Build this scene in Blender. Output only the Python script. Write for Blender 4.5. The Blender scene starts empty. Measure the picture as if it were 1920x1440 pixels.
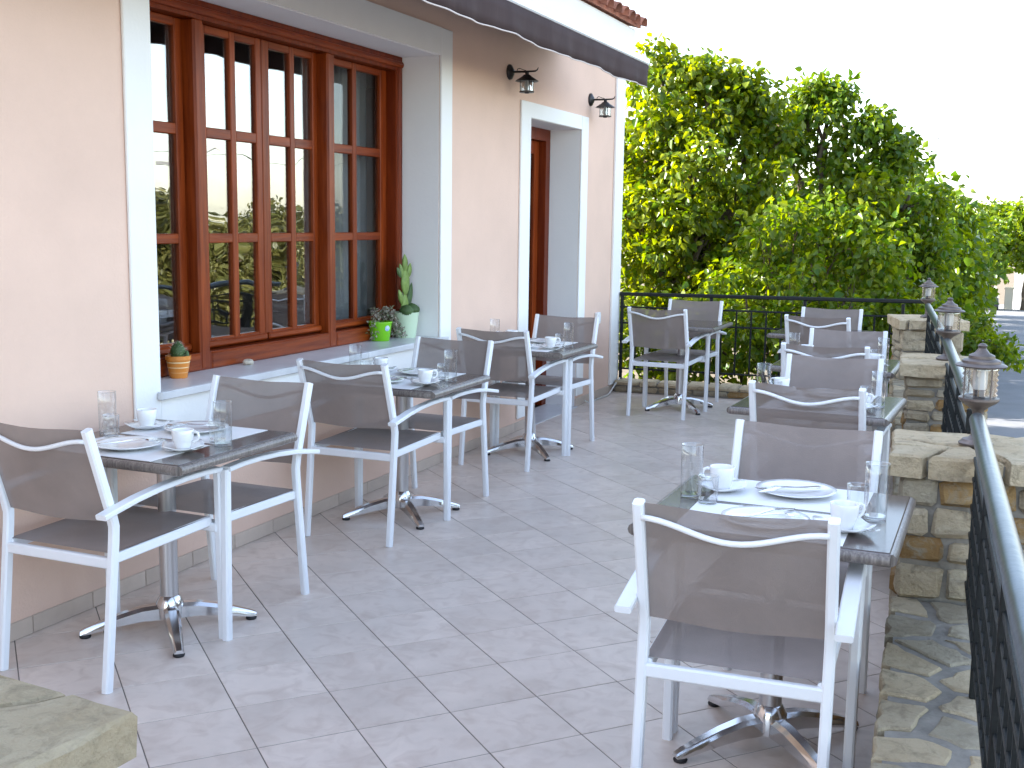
import bpy, bmesh, math, random
import numpy as np
from mathutils import Vector, Matrix
R = math.radians
scene = bpy.context.scene
col = scene.collection
random.seed(7)

# ------------------------------------------------------------------ camera
CAM = Vector((3.169, 0.0, 1.515))
yaw, pitch, roll = R(23.014), R(8.125), R(0.801)
fw = Vector((-math.sin(yaw) * math.cos(pitch), math.cos(yaw) * math.cos(pitch), -math.sin(pitch)))
r0 = Vector((math.cos(yaw), math.sin(yaw), 0)); u0 = r0.cross(fw)
rt = r0 * math.cos(roll) + u0 * math.sin(roll); up = u0 * math.cos(roll) - r0 * math.sin(roll)
cam_d = bpy.data.cameras.new('camera'); cam = bpy.data.objects.new('camera', cam_d); col.objects.link(cam)
m = Matrix((rt, up, -fw)).transposed().to_4x4(); m.translation = CAM
cam.matrix_world = m
cam_d.sensor_width = 36; cam_d.lens = 40.105; cam_d.clip_start = 0.05; cam_d.clip_end = 2000
scene.camera = cam

# ------------------------------------------------------------------ world, sun, exposure
SUN_ELEV = R(28)
SUN_DIR = Vector((-0.965, -0.26, 0)).normalized()          # horizontal direction towards the sun
world = bpy.data.worlds.new('World'); scene.world = world; world.use_nodes = True
wn = world.node_tree; bg = wn.nodes['Background']
sky = wn.nodes.new('ShaderNodeTexSky'); sky.sky_type = 'NISHITA'; sky.sun_disc = False
sky.sun_elevation = SUN_ELEV; sky.sun_rotation = math.atan2(SUN_DIR.x, SUN_DIR.y)
sky.air_density = 1.0; sky.dust_density = 1.0; sky.ozone_density = 1.0
hz = wn.nodes.new('ShaderNodeHueSaturation'); hz.inputs['Saturation'].default_value = .76     # hazy morning sky
wn.links.new(sky.outputs[0], hz.inputs['Color']); wn.links.new(hz.outputs[0], bg.inputs[0]); bg.inputs[1].default_value = 0.15
sun_d = bpy.data.lights.new('sun', 'SUN'); sun_d.energy = 5.0; sun_d.angle = R(0.55); sun_d.color = (1.0, 0.93, 0.82)
sun = bpy.data.objects.new('sun', sun_d); col.objects.link(sun)
sd = Vector((SUN_DIR.x * math.cos(SUN_ELEV), SUN_DIR.y * math.cos(SUN_ELEV), math.sin(SUN_ELEV)))
sun.rotation_euler = sd.to_track_quat('Z', 'Y').to_euler(); sun.location = (-8, -3, 9)
vs = scene.view_settings
vs.view_transform = 'Standard'; vs.look = 'None'; vs.exposure = 2.38; vs.gamma = 1.0; vs.use_curve_mapping = False
scene.render.engine = 'CYCLES'

# ------------------------------------------------------------------ material helpers
def mat(name, color, rough=0.6, metal=0.0, spec=0.5, noise=None, bump=None, rnd=0.0, coat=0.0, stretch=None, color2=None):
    """noise=(scale, amount) colour mottling, bump=(scale, strength), rnd = brightness spread between objects."""
    M = bpy.data.materials.new(name); M.use_nodes = True; t = M.node_tree; b = t.nodes['Principled BSDF']
    b.inputs['Roughness'].default_value = rough; b.inputs['Metallic'].default_value = metal
    b.inputs['Specular IOR Level'].default_value = spec; b.inputs['Coat Weight'].default_value = coat
    b.inputs['Base Color'].default_value = (*color, 1)
    tc = t.nodes.new('ShaderNodeTexCoord'); vec = tc.outputs['Object']
    if stretch:
        mp = t.nodes.new('ShaderNodeMapping'); mp.inputs['Scale'].default_value = stretch
        t.links.new(vec, mp.inputs[0]); vec = mp.outputs[0]
    cur = None
    oi = None
    if rnd or noise:
        oi = t.nodes.new('ShaderNodeObjectInfo')
    if noise:
        n = t.nodes.new('ShaderNodeTexNoise'); n.noise_dimensions = '4D'
        n.inputs['Scale'].default_value = noise[0]; n.inputs['Detail'].default_value = 6; n.inputs['Roughness'].default_value = .62
        ml = t.nodes.new('ShaderNodeMath'); ml.operation = 'MULTIPLY'; ml.inputs[1].default_value = 40
        t.links.new(oi.outputs['Random'], ml.inputs[0]); t.links.new(ml.outputs[0], n.inputs['W'])
        t.links.new(vec, n.inputs['Vector'])
        rp = t.nodes.new('ShaderNodeValToRGB')
        a = noise[1]; c2 = color2 or tuple(min(1, c * (1 + a)) for c in color)
        rp.color_ramp.elements[0].position = .3; rp.color_ramp.elements[1].position = .72
        rp.color_ramp.elements[0].color = (*[c * (1 - a) for c in color], 1) if not color2 else (*color, 1)
        rp.color_ramp.elements[1].color = (*c2, 1)
        t.links.new(n.outputs['Fac'], rp.inputs[0]); cur = rp.outputs[0]
    if rnd:
        mr = t.nodes.new('ShaderNodeMapRange'); mr.inputs[3].default_value = 1 - rnd; mr.inputs[4].default_value = 1 + rnd
        t.links.new(oi.outputs['Random'], mr.inputs[0])
        hs = t.nodes.new('ShaderNodeHueSaturation')
        if cur: t.links.new(cur, hs.inputs['Color'])
        else: hs.inputs['Color'].default_value = (*color, 1)
        t.links.new(mr.outputs[0], hs.inputs['Value']); cur = hs.outputs[0]
    if cur: t.links.new(cur, b.inputs['Base Color'])
    if bump:
        n2 = t.nodes.new('ShaderNodeTexNoise'); n2.inputs['Scale'].default_value = bump[0]; n2.inputs['Detail'].default_value = 5
        t.links.new(vec, n2.inputs['Vector'])
        bp = t.nodes.new('ShaderNodeBump'); bp.inputs['Strength'].default_value = bump[1]; bp.inputs['Distance'].default_value = .02
        t.links.new(n2.outputs['Fac'], bp.inputs['Height']); t.links.new(bp.outputs[0], b.inputs['Normal'])
    return M

def bsdf(M): return M.node_tree.nodes['Principled BSDF']

MT = {}
MT['stucco'] = mat('peach_stucco', (.70, .50, .40), .9, noise=(1.3, .07), bump=(90, .12), spec=.2)
MT['white_wall'] = mat('white_plaster', (.80, .79, .77), .8, noise=(2.0, .03), bump=(60, .06), spec=.25)
MT['reveal'] = mat('reveal_plaster', (.80, .79, .78), .8, noise=(2.0, .03), bump=(60, .06), spec=.25)
MT['marble'] = mat('sill_marble', (.60, .60, .61), .3, noise=(4, .16), spec=.5)
def wood(name, axis, c1=(.105, .013, .0025), c2=(.285, .052, .008)):
    M = mat(name, c1, .36, spec=.2, noise=(3.2, .4), color2=c2, stretch={'z': (14, 14, .9), 'y': (14, .9, 14)}[axis], bump=(10, .08), coat=.0, rnd=.12)
    bsdf(M).inputs['Coat Roughness'].default_value = .18
    return M
MT['wood_v'] = wood('varnished_wood_upright', 'z'); MT['wood_h'] = wood('varnished_wood_level', 'y')
MT['wood_frame'] = wood('varnished_wood_frame', 'z', (.095, .010, .002), (.20, .032, .005))
MT['tile'] = mat('floor_tile', (.675, .572, .497), .36, noise=(4, .12), bump=(7, .04), rnd=.06, spec=.45)
def cloudy(M, c2, amt):
    t = M.node_tree; b = bsdf(M); src = b.inputs['Base Color'].links[0].from_socket
    tc = t.nodes.new('ShaderNodeTexCoord'); oi = t.nodes.new('ShaderNodeObjectInfo'); sc_ = t.nodes.new('ShaderNodeVectorMath'); sc_.operation = 'SCALE'; sc_.inputs['Scale'].default_value = 7
    ad = t.nodes.new('ShaderNodeVectorMath'); ad.operation = 'ADD'; t.links.new(oi.outputs['Location'], sc_.inputs[0]); t.links.new(tc.outputs['Object'], ad.inputs[0]); t.links.new(sc_.outputs[0], ad.inputs[1])
    n = t.nodes.new('ShaderNodeTexNoise'); n.inputs['Scale'].default_value = 11; n.inputs['Detail'].default_value = 7; n.inputs['Distortion'].default_value = 1.2
    t.links.new(ad.outputs[0], n.inputs['Vector']); rp = t.nodes.new('ShaderNodeValToRGB'); rp.color_ramp.elements[0].position = .46; rp.color_ramp.elements[1].position = .74
    rp.color_ramp.elements[1].color = (amt, amt, amt, 1); t.links.new(n.outputs['Fac'], rp.inputs[0])
    mx = t.nodes.new('ShaderNodeMix'); mx.data_type = 'RGBA'; t.links.new(rp.outputs[0], mx.inputs[0]); t.links.new(src, mx.inputs[6]); mx.inputs[7].default_value = (*c2, 1)
    t.links.new(mx.outputs[2], b.inputs['Base Color'])
cloudy(MT['tile'], (.49, .375, .31), .55)
MT['skirt'] = mat('skirting_tile', (.53, .43, .355), .4, noise=(5, .12), rnd=.06)
MT['grout'] = mat('tile_grout', (.19, .16, .14), .9, noise=(8, .2))
MT['white_paint'] = mat('white_powder_coat', (.80, .81, .83), .32, noise=(3, .02), spec=.5)
MT['alu'] = mat('polished_aluminium', (.72, .72, .73), .14, metal=1.0, noise=(20, .05))
MT['brushed'] = mat('brushed_steel', (.60, .60, .61), .28, metal=1.0)
MT['rubber'] = mat('black_rubber', (.012, .012, .014), .6, noise=(30, .2))
MT['table_top'] = mat('dark_laminate', (.060, .045, .041), .17, noise=(4, .4), color2=(.115, .090, .082), stretch=(2.0, 40, 2.0), spec=.55)
MT['table_edge'] = mat('striped_table_edge', (.075, .058, .052), .3, noise=(5, .4), color2=(.31, .27, .24), stretch=(34, 34, 1.0))
MT['porcelain'] = mat('white_porcelain', (.80, .80, .80), .12, noise=(5, .02), spec=.5, coat=.3)
MT['paper'] = mat('white_paper_mat', (.82, .82, .82), .75, noise=(9, .02), bump=(30, .03))
MT['steel'] = mat('cutlery_steel', (.70, .70, .71), .16, metal=1.0)
MT['iron'] = mat('black_iron', (.007, .009, .010), .5, noise=(30, .3), bump=(60, .08), spec=.3)
MT['pipe'] = mat('galvanised_handrail', (.075, .095, .115), .30, metal=.7, noise=(9, .22), bump=(30, .05))
MT['bronze'] = mat('aged_bronze', (.15, .125, .115), .45, metal=.55, noise=(22, .35), bump=(40, .1))
MT['lamp_black'] = mat('dark_bronze', (.035, .032, .032), .42, metal=.4, noise=(22, .35))
MT['awning'] = mat('brown_awning_cloth', (.055, .036, .036), .85, noise=(12, .14), stretch=(1, 1, .25), bump=(50, .05), spec=.2)
MT['valance_trim'] = mat('valance_piping', (.62, .55, .52), .7, noise=(8, .1))
MT['roof_tile'] = mat('clay_roof_tile', (.30, .115, .075), .85, noise=(9, .35), rnd=.25, bump=(30, .2))
MT['mortar'] = mat('grey_mortar', (.235, .215, .185), .95, noise=(12, .3), bump=(40, .4))
def stone_mat(name, c1, c2, c3, rnd):
    M = mat(name, c1, .9, noise=(7, .3), color2=c2, rnd=rnd, spec=.15); t = M.node_tree; b = bsdf(M)
    tc = t.nodes.new('ShaderNodeTexCoord'); oi = t.nodes.new('ShaderNodeObjectInfo')
    ad = t.nodes.new('ShaderNodeVectorMath'); ad.operation = 'ADD'; sc_ = t.nodes.new('ShaderNodeVectorMath'); sc_.operation = 'SCALE'; sc_.inputs['Scale'].default_value = 9
    t.links.new(oi.outputs['Location'], sc_.inputs[0]); t.links.new(tc.outputs['Object'], ad.inputs[0]); t.links.new(sc_.outputs[0], ad.inputs[1])
    # streaky weathering stains
    n1 = t.nodes.new('ShaderNodeTexNoise'); n1.inputs['Scale'].default_value = 16; n1.inputs['Detail'].default_value = 8; n1.inputs['Roughness'].default_value = .7; n1.inputs['Distortion'].default_value = .8
    t.links.new(ad.outputs[0], n1.inputs['Vector'])
    rp = t.nodes.new('ShaderNodeValToRGB'); rp.color_ramp.elements[0].position = .50; rp.color_ramp.elements[1].position = .70
    t.links.new(n1.outputs['Fac'], rp.inputs[0])
    mx = t.nodes.new('ShaderNodeMix'); mx.data_type = 'RGBA'; src = b.inputs['Base Color'].links[0].from_socket
    t.links.new(rp.outputs[0], mx.inputs[0]); t.links.new(src, mx.inputs[6]); mx.inputs[7].default_value = (*c3, 1); t.links.new(mx.outputs[2], b.inputs['Base Color'])
    n2 = t.nodes.new('ShaderNodeTexNoise'); n2.inputs['Scale'].default_value = 22; n2.inputs['Detail'].default_value = 9; n2.inputs['Roughness'].default_value = .68
    t.links.new(ad.outputs[0], n2.inputs['Vector'])
    bp = t.nodes.new('ShaderNodeBump'); bp.inputs['Strength'].default_value = .9; bp.inputs['Distance'].default_value = .035
    t.links.new(n2.outputs['Fac'], bp.inputs['Height']); t.links.new(bp.outputs[0], b.inputs['Normal'])
    return M
MT['stone'] = stone_mat('tan_stone', (.37, .295, .195), (.52, .445, .325), (.25, .21, .15), .2)
MT['stone_grey'] = stone_mat('grey_stone', (.35, .29, .20), (.48, .425, .325), (.25, .215, .16), .18)
MT['stone_rust'] = stone_mat('ochre_stone', (.27, .15, .06), (.43, .29, .13), (.34, .30, .23), .15)
MT['cap'] = stone_mat('cap_stone', (.48, .375, .24), (.60, .50, .35), (.32, .26, .175), .1)
MT['asphalt'] = mat('asphalt', (.18, .185, .20), .85, noise=(1.2, .15), bump=(120, .3), spec=.3)
MT['kerb'] = mat('kerb_concrete', (.45, .43, .40), .9, noise=(5, .15))
MT['soil'] = mat('dry_soil', (.13, .10, .065), .95, noise=(2.5, .35), bump=(12, .5))
MT['potting'] = mat('potting_soil', (.05, .033, .022), .95, noise=(50, .5), bump=(80, .6))
MT['orange_pot'] = mat('orange_glaze', (.62, .22, .035), .35, noise=(9, .12))
MT['cream_glaze'] = mat('cream_glaze', (.74, .56, .30), .35, noise=(9, .08))
MT['green_pot'] = mat('lime_plastic', (.17, .50, .008), .35, noise=(9, .05))
MT['mint_pot'] = mat('pale_mint_glaze', (.55, .68, .50), .35, noise=(9, .05))
MT['cactus'] = mat('cactus_skin', (.055, .105, .03), .6, noise=(30, .3), bump=(40, .3))
MT['cactus_pale'] = mat('prickly_pear_skin', (.16, .24, .05), .55, noise=(35, .35), bump=(40, .2))
MT['bark'] = mat('tree_bark', (.105, .080, .055), .95, noise=(10, .4), bump=(20, .6))
MT['plastic'] = mat('white_plastic', (.78, .78, .77), .4, noise=(5, .02))
MT['cable'] = mat('pale_cable', (.62, .60, .56), .5, noise=(5, .05))
MT['sticker'] = mat('blue_white_sticker', (.12, .30, .55), .5, noise=(60, .4), color2=(.75, .82, .9))
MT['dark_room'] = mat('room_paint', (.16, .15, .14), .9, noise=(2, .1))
MT['car'] = mat('dark_car_paint', (.018, .02, .028), .22, noise=(3, .1), coat=.5)
MT['car_glass'] = mat('car_glass', (.01, .012, .014), .06)
MT['tyre'] = mat('tyre_rubber', (.018, .018, .018), .8)
MT['far_wall'] = mat('pale_wash', (.62, .65, .68), .85, noise=(.6, .06))
MT['cream_post'] = mat('cream_render', (.74, .66, .52), .85, noise=(1, .06))
MT['concrete'] = mat('pole_concrete', (.55, .53, .50), .85, noise=(3, .1))
MT['shell'] = mat('sea_shell', (.62, .55, .45), .6, noise=(25, .3))
MT['flower'] = mat('pale_pink_petal', (.62, .45, .50), .7)
MT['curtain'] = mat('grey_curtain', (.34, .34, .345), .9, noise=(4, .08))
MT['bulb'] = mat('frosted_bulb', (.78, .78, .76), .35)

def fabric():
    M = mat('taupe_mesh_cloth', (.265, .218, .198), .70, spec=.35, noise=(7, .09), bump=(350, .15)); t = M.node_tree; b = bsdf(M)
    tr = t.nodes.new('ShaderNodeBsdfTransparent'); ms = t.nodes.new('ShaderNodeMixShader'); ms.inputs[0].default_value = .11
    t.links.new(b.outputs[0], ms.inputs[1]); t.links.new(tr.outputs[0], ms.inputs[2])
    t.links.new(ms.outputs[0], t.nodes['Material Output'].inputs[0])
    return M
MT['fabric'] = fabric()

def clear_shader(name, f0, top, tint, wob=0.0, power=5.0):
    """thin clear sheet: transparent, with a mirror share that grows towards grazing angles."""
    M = bpy.data.materials.new(name); M.use_nodes = True; t = M.node_tree; t.nodes.remove(bsdf(M))
    lw = t.nodes.new('ShaderNodeLayerWeight'); lw.inputs['Blend'].default_value = .5
    pw = t.nodes.new('ShaderNodeMath'); pw.operation = 'POWER'; pw.inputs[1].default_value = power; t.links.new(lw.outputs['Facing'], pw.inputs[0])
    mr = t.nodes.new('ShaderNodeMapRange'); mr.inputs[3].default_value = f0; mr.inputs[4].default_value = top; t.links.new(pw.outputs[0], mr.inputs[0])
    tr = t.nodes.new('ShaderNodeBsdfTransparent'); tr.inputs[0].default_value = (*tint, 1)
    gl = t.nodes.new('ShaderNodeBsdfGlossy'); gl.inputs['Roughness'].default_value = 0.0
    ms = t.nodes.new('ShaderNodeMixShader')
    if wob:
        tc = t.nodes.new('ShaderNodeTexCoord'); n = t.nodes.new('ShaderNodeTexNoise'); n.inputs['Scale'].default_value = 3.2; n.inputs['Detail'].default_value = 1
        t.links.new(tc.outputs['Object'], n.inputs['Vector'])
        bp = t.nodes.new('ShaderNodeBump'); bp.inputs['Strength'].default_value = wob; bp.inputs['Distance'].default_value = .02
        t.links.new(n.outputs['Fac'], bp.inputs['Height']); t.links.new(bp.outputs[0], gl.inputs['Normal'])
    t.links.new(mr.outputs[0], ms.inputs[0]); t.links.new(tr.outputs[0], ms.inputs[1]); t.links.new(gl.outputs[0], ms.inputs[2])
    t.links.new(ms.outputs[0], t.nodes['Material Output'].inputs[0])
    return M
MT['pane'] = clear_shader('window_glass', .25, 1.0, (.80, .83, .83), .10)
MT['pane_dim'] = clear_shader('dull_window_glass', .035, 1.0, (.8, .82, .82), .06)
MT['glass'] = clear_shader('clear_glass', .10, .95, (.94, .955, .96), 0, 2.2)
MT['lamp_glass'] = clear_shader('lantern_glass', .24, .95, (.84, .86, .86), 0, 1.8)
def leaf_mat(name, ca, cb, transl=.45, gloss=.35):
    M = bpy.data.materials.new(name); M.use_nodes = True; t = M.node_tree; b = bsdf(M)
    at = t.nodes.new('ShaderNodeAttribute'); at.attribute_name = 'rnd'
    rp = t.nodes.new('ShaderNodeValToRGB'); rp.color_ramp.elements[0].color = (*ca, 1); rp.color_ramp.elements[1].color = (*cb, 1)
    t.links.new(at.outputs['Fac'], rp.inputs[0]); t.links.new(rp.outputs[0], b.inputs['Base Color'])
    b.inputs['Roughness'].default_value = gloss; b.inputs['Specular IOR Level'].default_value = .4
    tl = t.nodes.new('ShaderNodeBsdfTranslucent'); hs = t.nodes.new('ShaderNodeHueSaturation')
    hs.inputs['Hue'].default_value = .475; hs.inputs['Saturation'].default_value = 1.1; hs.inputs['Value'].default_value = 1.5
    t.links.new(rp.outputs[0], hs.inputs['Color']); t.links.new(hs.outputs[0], tl.inputs[0])
    ms = t.nodes.new('ShaderNodeMixShader'); ms.inputs[0].default_value = transl
    t.links.new(b.outputs[0], ms.inputs[1]); t.links.new(tl.outputs[0], ms.inputs[2]); t.links.new(ms.outputs[0], t.nodes['Material Output'].inputs[0])
    return M
MT['leaf_fig'] = leaf_mat('broad_leaf', (.055, .125, .010), (.205, .250, .018), .54, .30)
MT['leaf_dark'] = leaf_mat('deep_green_leaf', (.045, .115, .012), (.165, .230, .020), .50, .30)
MT['leaf_bush'] = leaf_mat('fresh_green_leaf', (.055, .135, .012), (.185, .245, .022), .54, .30)
MT['leaf_olive'] = leaf_mat('olive_leaf', (.075, .085, .022), (.155, .150, .045), .3)
MT['leaf_ivy'] = leaf_mat('small_trailing_leaf', (.13, .17, .08), (.42, .36, .32), .3)

# ------------------------------------------------------------------ mesh helpers
def mk(name, verts, faces, smooth=False):
    me = bpy.data.meshes.new(name); me.from_pydata([tuple(v) for v in verts], [], faces); me.update()
    if smooth: me.polygons.foreach_set('use_smooth', [True] * len(me.polygons))
    return me
def ob(name, me, material, parent=None, loc=(0, 0, 0), rot=(0, 0, 0)):
    o = bpy.data.objects.new(name, me); col.objects.link(o); o.location = loc; o.rotation_euler = rot
    if material is not None and me is not None and not me.materials: me.materials.append(MT[material])
    if parent is not None: o.parent = parent
    return o
def tag(o, label, cat, group=None, kind=None):
    if label: o['label'] = label
    if cat: o['category'] = cat
    if group: o['group'] = group
    if kind: o['kind'] = kind
    return o
def thing(name, label, cat, loc=(0, 0, 0), rz=0, group=None):
    o = bpy.data.objects.new(name, None); col.objects.link(o); o.location = loc; o.rotation_euler = (0, 0, rz)
    o.empty_display_size = .1
    return tag(o, label, cat, group)
def copy_tree(o, parent=None):
    c = o.copy(); col.objects.link(c)
    if parent is not None: c.parent = parent
    for ch in list(o.children): copy_tree(ch, c)
    return c
class MB:
    def __init__(s): s.v = []; s.f = []
    def add(s, vs, fs):
        k = len(s.v); s.v += [tuple(v) for v in vs]; s.f += [tuple(i + k for i in f) for f in fs]; return s
    def box(s, x0, x1, y0, y1, z0, z1, b=0.0):
        if b <= 0:
            vs = [(x, y, z) for x in (x0, x1) for y in (y0, y1) for z in (z0, z1)]
            fs = [(0, 1, 3, 2), (4, 6, 7, 5), (0, 4, 5, 1), (2, 3, 7, 6), (0, 2, 6, 4), (1, 5, 7, 3)]
            return s.add(vs, fs)
        bm = bmesh.new(); bmesh.ops.create_cube(bm, size=1)
        for v in bm.verts: v.co = Vector(((x0 + x1) / 2 + v.co.x * (x1 - x0), (y0 + y1) / 2 + v.co.y * (y1 - y0), (z0 + z1) / 2 + v.co.z * (z1 - z0)))
        bmesh.ops.bevel(bm, geom=list(bm.edges), offset=b, segments=1, affect='EDGES')
        bm.verts.ensure_lookup_table(); bm.verts.index_update()
        s.add([v.co[:] for v in bm.verts], [[v.index for v in f.verts] for f in bm.faces]); bm.free(); return s
    def sweep(s, pts, a, b, ref=(1, 0, 0), ch=.2, close=True):
        """chamfered rectangle (half sizes a along ref, b across) swept along pts."""
        pts = [Vector(p) for p in pts]; n = len(pts); ref = Vector(ref).normalized(); k = len(s.v); c = min(a, b) * ch * 2
        sec = [(a, b - c), (a - c, b), (-a + c, b), (-a, b - c), (-a, -b + c), (-a + c, -b), (a - c, -b), (a, -b + c)]
        for i, p in enumerate(pts):
            t0 = (p - pts[i - 1]).normalized() if i > 0 else None; t1 = (pts[i + 1] - p).normalized() if i < n - 1 else None
            t = (t0 + t1).normalized() if t0 and t1 else (t0 or t1)
            sc = 1 / max(.5, t.dot(t0)) if t0 and t1 else 1
            nv = t.cross(ref).normalized()
            for (u, w) in sec: s.v.append(tuple(p + ref * u + nv * (w * sc)))
        for i in range(n - 1):
            for j in range(8):
                q = k + i * 8; s.f.append((q + j, q + (j + 1) % 8, q + 8 + (j + 1) % 8, q + 8 + j))
        s.f.append(tuple(k + 7 - j for j in range(8))); s.f.append(tuple(k + (n - 1) * 8 + j for j in range(8)))
        return s
    def tube(s, pts, rad, seg=8, cap=True):
        pts = [Vector(p) for p in pts]; n = len(pts); k = len(s.v)
        rads = rad if isinstance(rad, (list, tuple)) else [rad] * n
        t = (pts[1] - pts[0]).normalized(); ref = Vector((0, 0, 1)) if abs(t.z) < .9 else Vector((1, 0, 0)); nv = t.cross(ref).normalized()
        for i, p in enumerate(pts):
            if i < n - 1: d = (pts[i + 1] - p).normalized()
            if 0 < i < n - 1: d = ((pts[i + 1] - p).normalized() + (p - pts[i - 1]).normalized()).normalized()
            nv = (nv - d * nv.dot(d)).normalized(); bv = d.cross(nv)
            for j in range(seg):
                a = 2 * math.pi * j / seg; s.v.append(tuple(p + (nv * math.cos(a) + bv * math.sin(a)) * rads[i]))
        for i in range(n - 1):
            for j in range(seg):
                q = k + i * seg; s.f.append((q + j, q + (j + 1) % seg, q + seg + (j + 1) % seg, q + seg + j))
        if cap:
            s.f.append(tuple(k + seg - 1 - j for j in range(seg))); s.f.append(tuple(k + (n - 1) * seg + j for j in range(seg)))
        return s
    def lathe(s, prof, seg=24, c=(0, 0, 0), rmod=None):
        k = len(s.v); n = len(prof)
        for (r, z) in prof:
            for j in range(seg):
                a = 2 * math.pi * j / seg; q = rmod(a) if rmod else 1
                s.v.append((c[0] + r * q * math.cos(a), c[1] + r * q * math.sin(a), c[2] + z))
        for i in range(n - 1):
            for j in range(seg):
                q = k + i * seg; s.f.append((q + j, q + (j + 1) % seg, q + seg + (j + 1) % seg, q + seg + j))
        if prof[0][0] > 1e-6: s.f.append(tuple(k + seg - 1 - j for j in range(seg)))
        if prof[-1][0] > 1e-6: s.f.append(tuple(k + (n - 1) * seg + j for j in range(seg)))
        return s
    def prism(s, poly, z0, z1, bev=0.0):
        n = len(poly); k = len(s.v)
        cx = sum(p[0] for p in poly) / n; cy = sum(p[1] for p in poly) / n
        def ins(d):
            o = []
            for x, y in poly:
                l = math.hypot(x - cx, y - cy) or 1; q = max(0, 1 - d / l); o.append((cx + (x - cx) * q, cy + (y - cy) * q))
            return o
        rings = [(poly, z0), (poly, z1 - bev)] + ([(ins(bev * 1.3), z1)] if bev else [])
        for pl, z in rings: s.v += [(x, y, z) for x, y in pl]
        for i in range(len(rings) - 1):
            for j in range(n):
                q = k + i * n; s.f.append((q + j, q + (j + 1) % n, q + n + (j + 1) % n, q + n + j))
        s.f.append(tuple(k + n - 1 - j for j in range(n))); s.f.append(tuple(k + (len(rings) - 1) * n + j for j in range(n)))
        return s
    def done(s, name, material, parent=None, smooth=False, loc=(0, 0, 0), rot=(0, 0, 0)):
        me = mk(name, s.v, s.f, smooth)
        if smooth == 'auto':
            me.polygons.foreach_set('use_smooth', [True] * len(me.polygons))
            bm = bmesh.new(); bm.from_mesh(me)
            for e in bm.edges:
                if len(e.link_faces) == 2 and e.calc_face_angle(0) > R(38): e.smooth = False
            bm.to_mesh(me); bm.free()
        return ob(name, me, material, parent, loc, rot)

def clip(poly, nx, ny, c):
    """keep nx*x+ny*y <= c"""
    out = []
    for i in range(len(poly)):
        p, q = poly[i], poly[(i + 1) % len(poly)]
        dp, dq = nx * p[0] + ny * p[1] - c, nx * q[0] + ny * q[1] - c
        if dp <= 0: out.append(p)
        if (dp < 0 < dq) or (dq < 0 < dp):
            t = dp / (dp - dq); out.append((p[0] + (q[0] - p[0]) * t, p[1] + (q[1] - p[1]) * t))
    return out
def area(p): return abs(sum(p[i][0] * p[(i + 1) % len(p)][1] - p[(i + 1) % len(p)][0] * p[i][1] for i in range(len(p)))) / 2
def clip_to(poly, region):
    n = len(region)
    for i in range(n):
        (x0, y0), (x1, y1) = region[i], region[(i + 1) % n]
        nx, ny = y1 - y0, -(x1 - x0); l = math.hypot(nx, ny); nx /= l; ny /= l
        poly = clip(poly, nx, ny, nx * x0 + ny * y0)
        if len(poly) < 3: return []
    return poly
def voronoi(region, seeds, gap):
    cells = []
    for i, s in enumerate(seeds):
        c = list(region)
        for j, q in enumerate(seeds):
            if i == j: continue
            dx, dy = q[0] - s[0], q[1] - s[1]; l = math.hypot(dx, dy)
            if l > 2: continue
            mx = (s[0] * dx + s[1] * dy) / l + l / 2 - gap / 2
            c = clip(c, dx / l, dy / l, mx)
            if len(c) < 3: break
        if len(c) >= 3 and area(c) > .0006: cells.append(c)
    return cells

# ------------------------------------------------------------------ line of the roadside wall and railing
def xr(y):
    if y <= 4.02: return 3.126 + (4.02 - y) * .055
    if y <= 6.63: return 3.126 - (y - 4.02) * .078
    return 2.922 - (y - 6.63) * .0905
def xin(y): return xr(y) - .22
def xout(y): return xr(y) + .24
def ground_z(y): return -.45 - .044 * max(0, min(y, 130) - 6)

# ================================================================== SETTING
gy = [-60, -20, 0, 6, 12, 20, 35, 60, 90, 130, 400]
gv = []; gf = []
for y in gy: gv += [(x, y, ground_z(y)) for x in (-300, -8, 3, 30, 300)]
for i in range(len(gy) - 1):
    for j in range(4): gf.append((i * 5 + j, i * 5 + j + 1, i * 5 + j + 6, i * 5 + j + 5))
tag(ob('ground', mk('ground', gv, gf), 'soil'), 'dry earthy ground around the terrace and trees', 'ground', kind='structure')
ry = [-12, 0, 4, 8, 10.5, 14, 20, 30, 45, 60, 80, 100]
rv = []
for y in ry:
    xl = xout(min(y, 9.8)) + .02 if y <= 10.5 else 2.75 - min(.5, (y - 10.5) * .05)
    rv += [(xl, y, ground_z(y) + .02), (9.2, y, ground_z(y) + .02)]
tag(ob('road', mk('road', rv, [(2 * i, 2 * i + 1, 2 * i + 3, 2 * i + 2) for i in range(len(ry) - 1)]), 'asphalt'), 'grey asphalt road sloping away beside the terrace', 'road', kind='structure')
kb = MB()
for i in range(len(ry) - 1):
    kb.sweep([(9.3, ry[i], ground_z(ry[i]) + .06), (9.3, ry[i + 1], ground_z(ry[i + 1]) + .06)], .1, .08)
tag(kb.done('kerb', 'kerb'), 'pale concrete kerb along the far side of the road', 'kerb', kind='structure')

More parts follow.
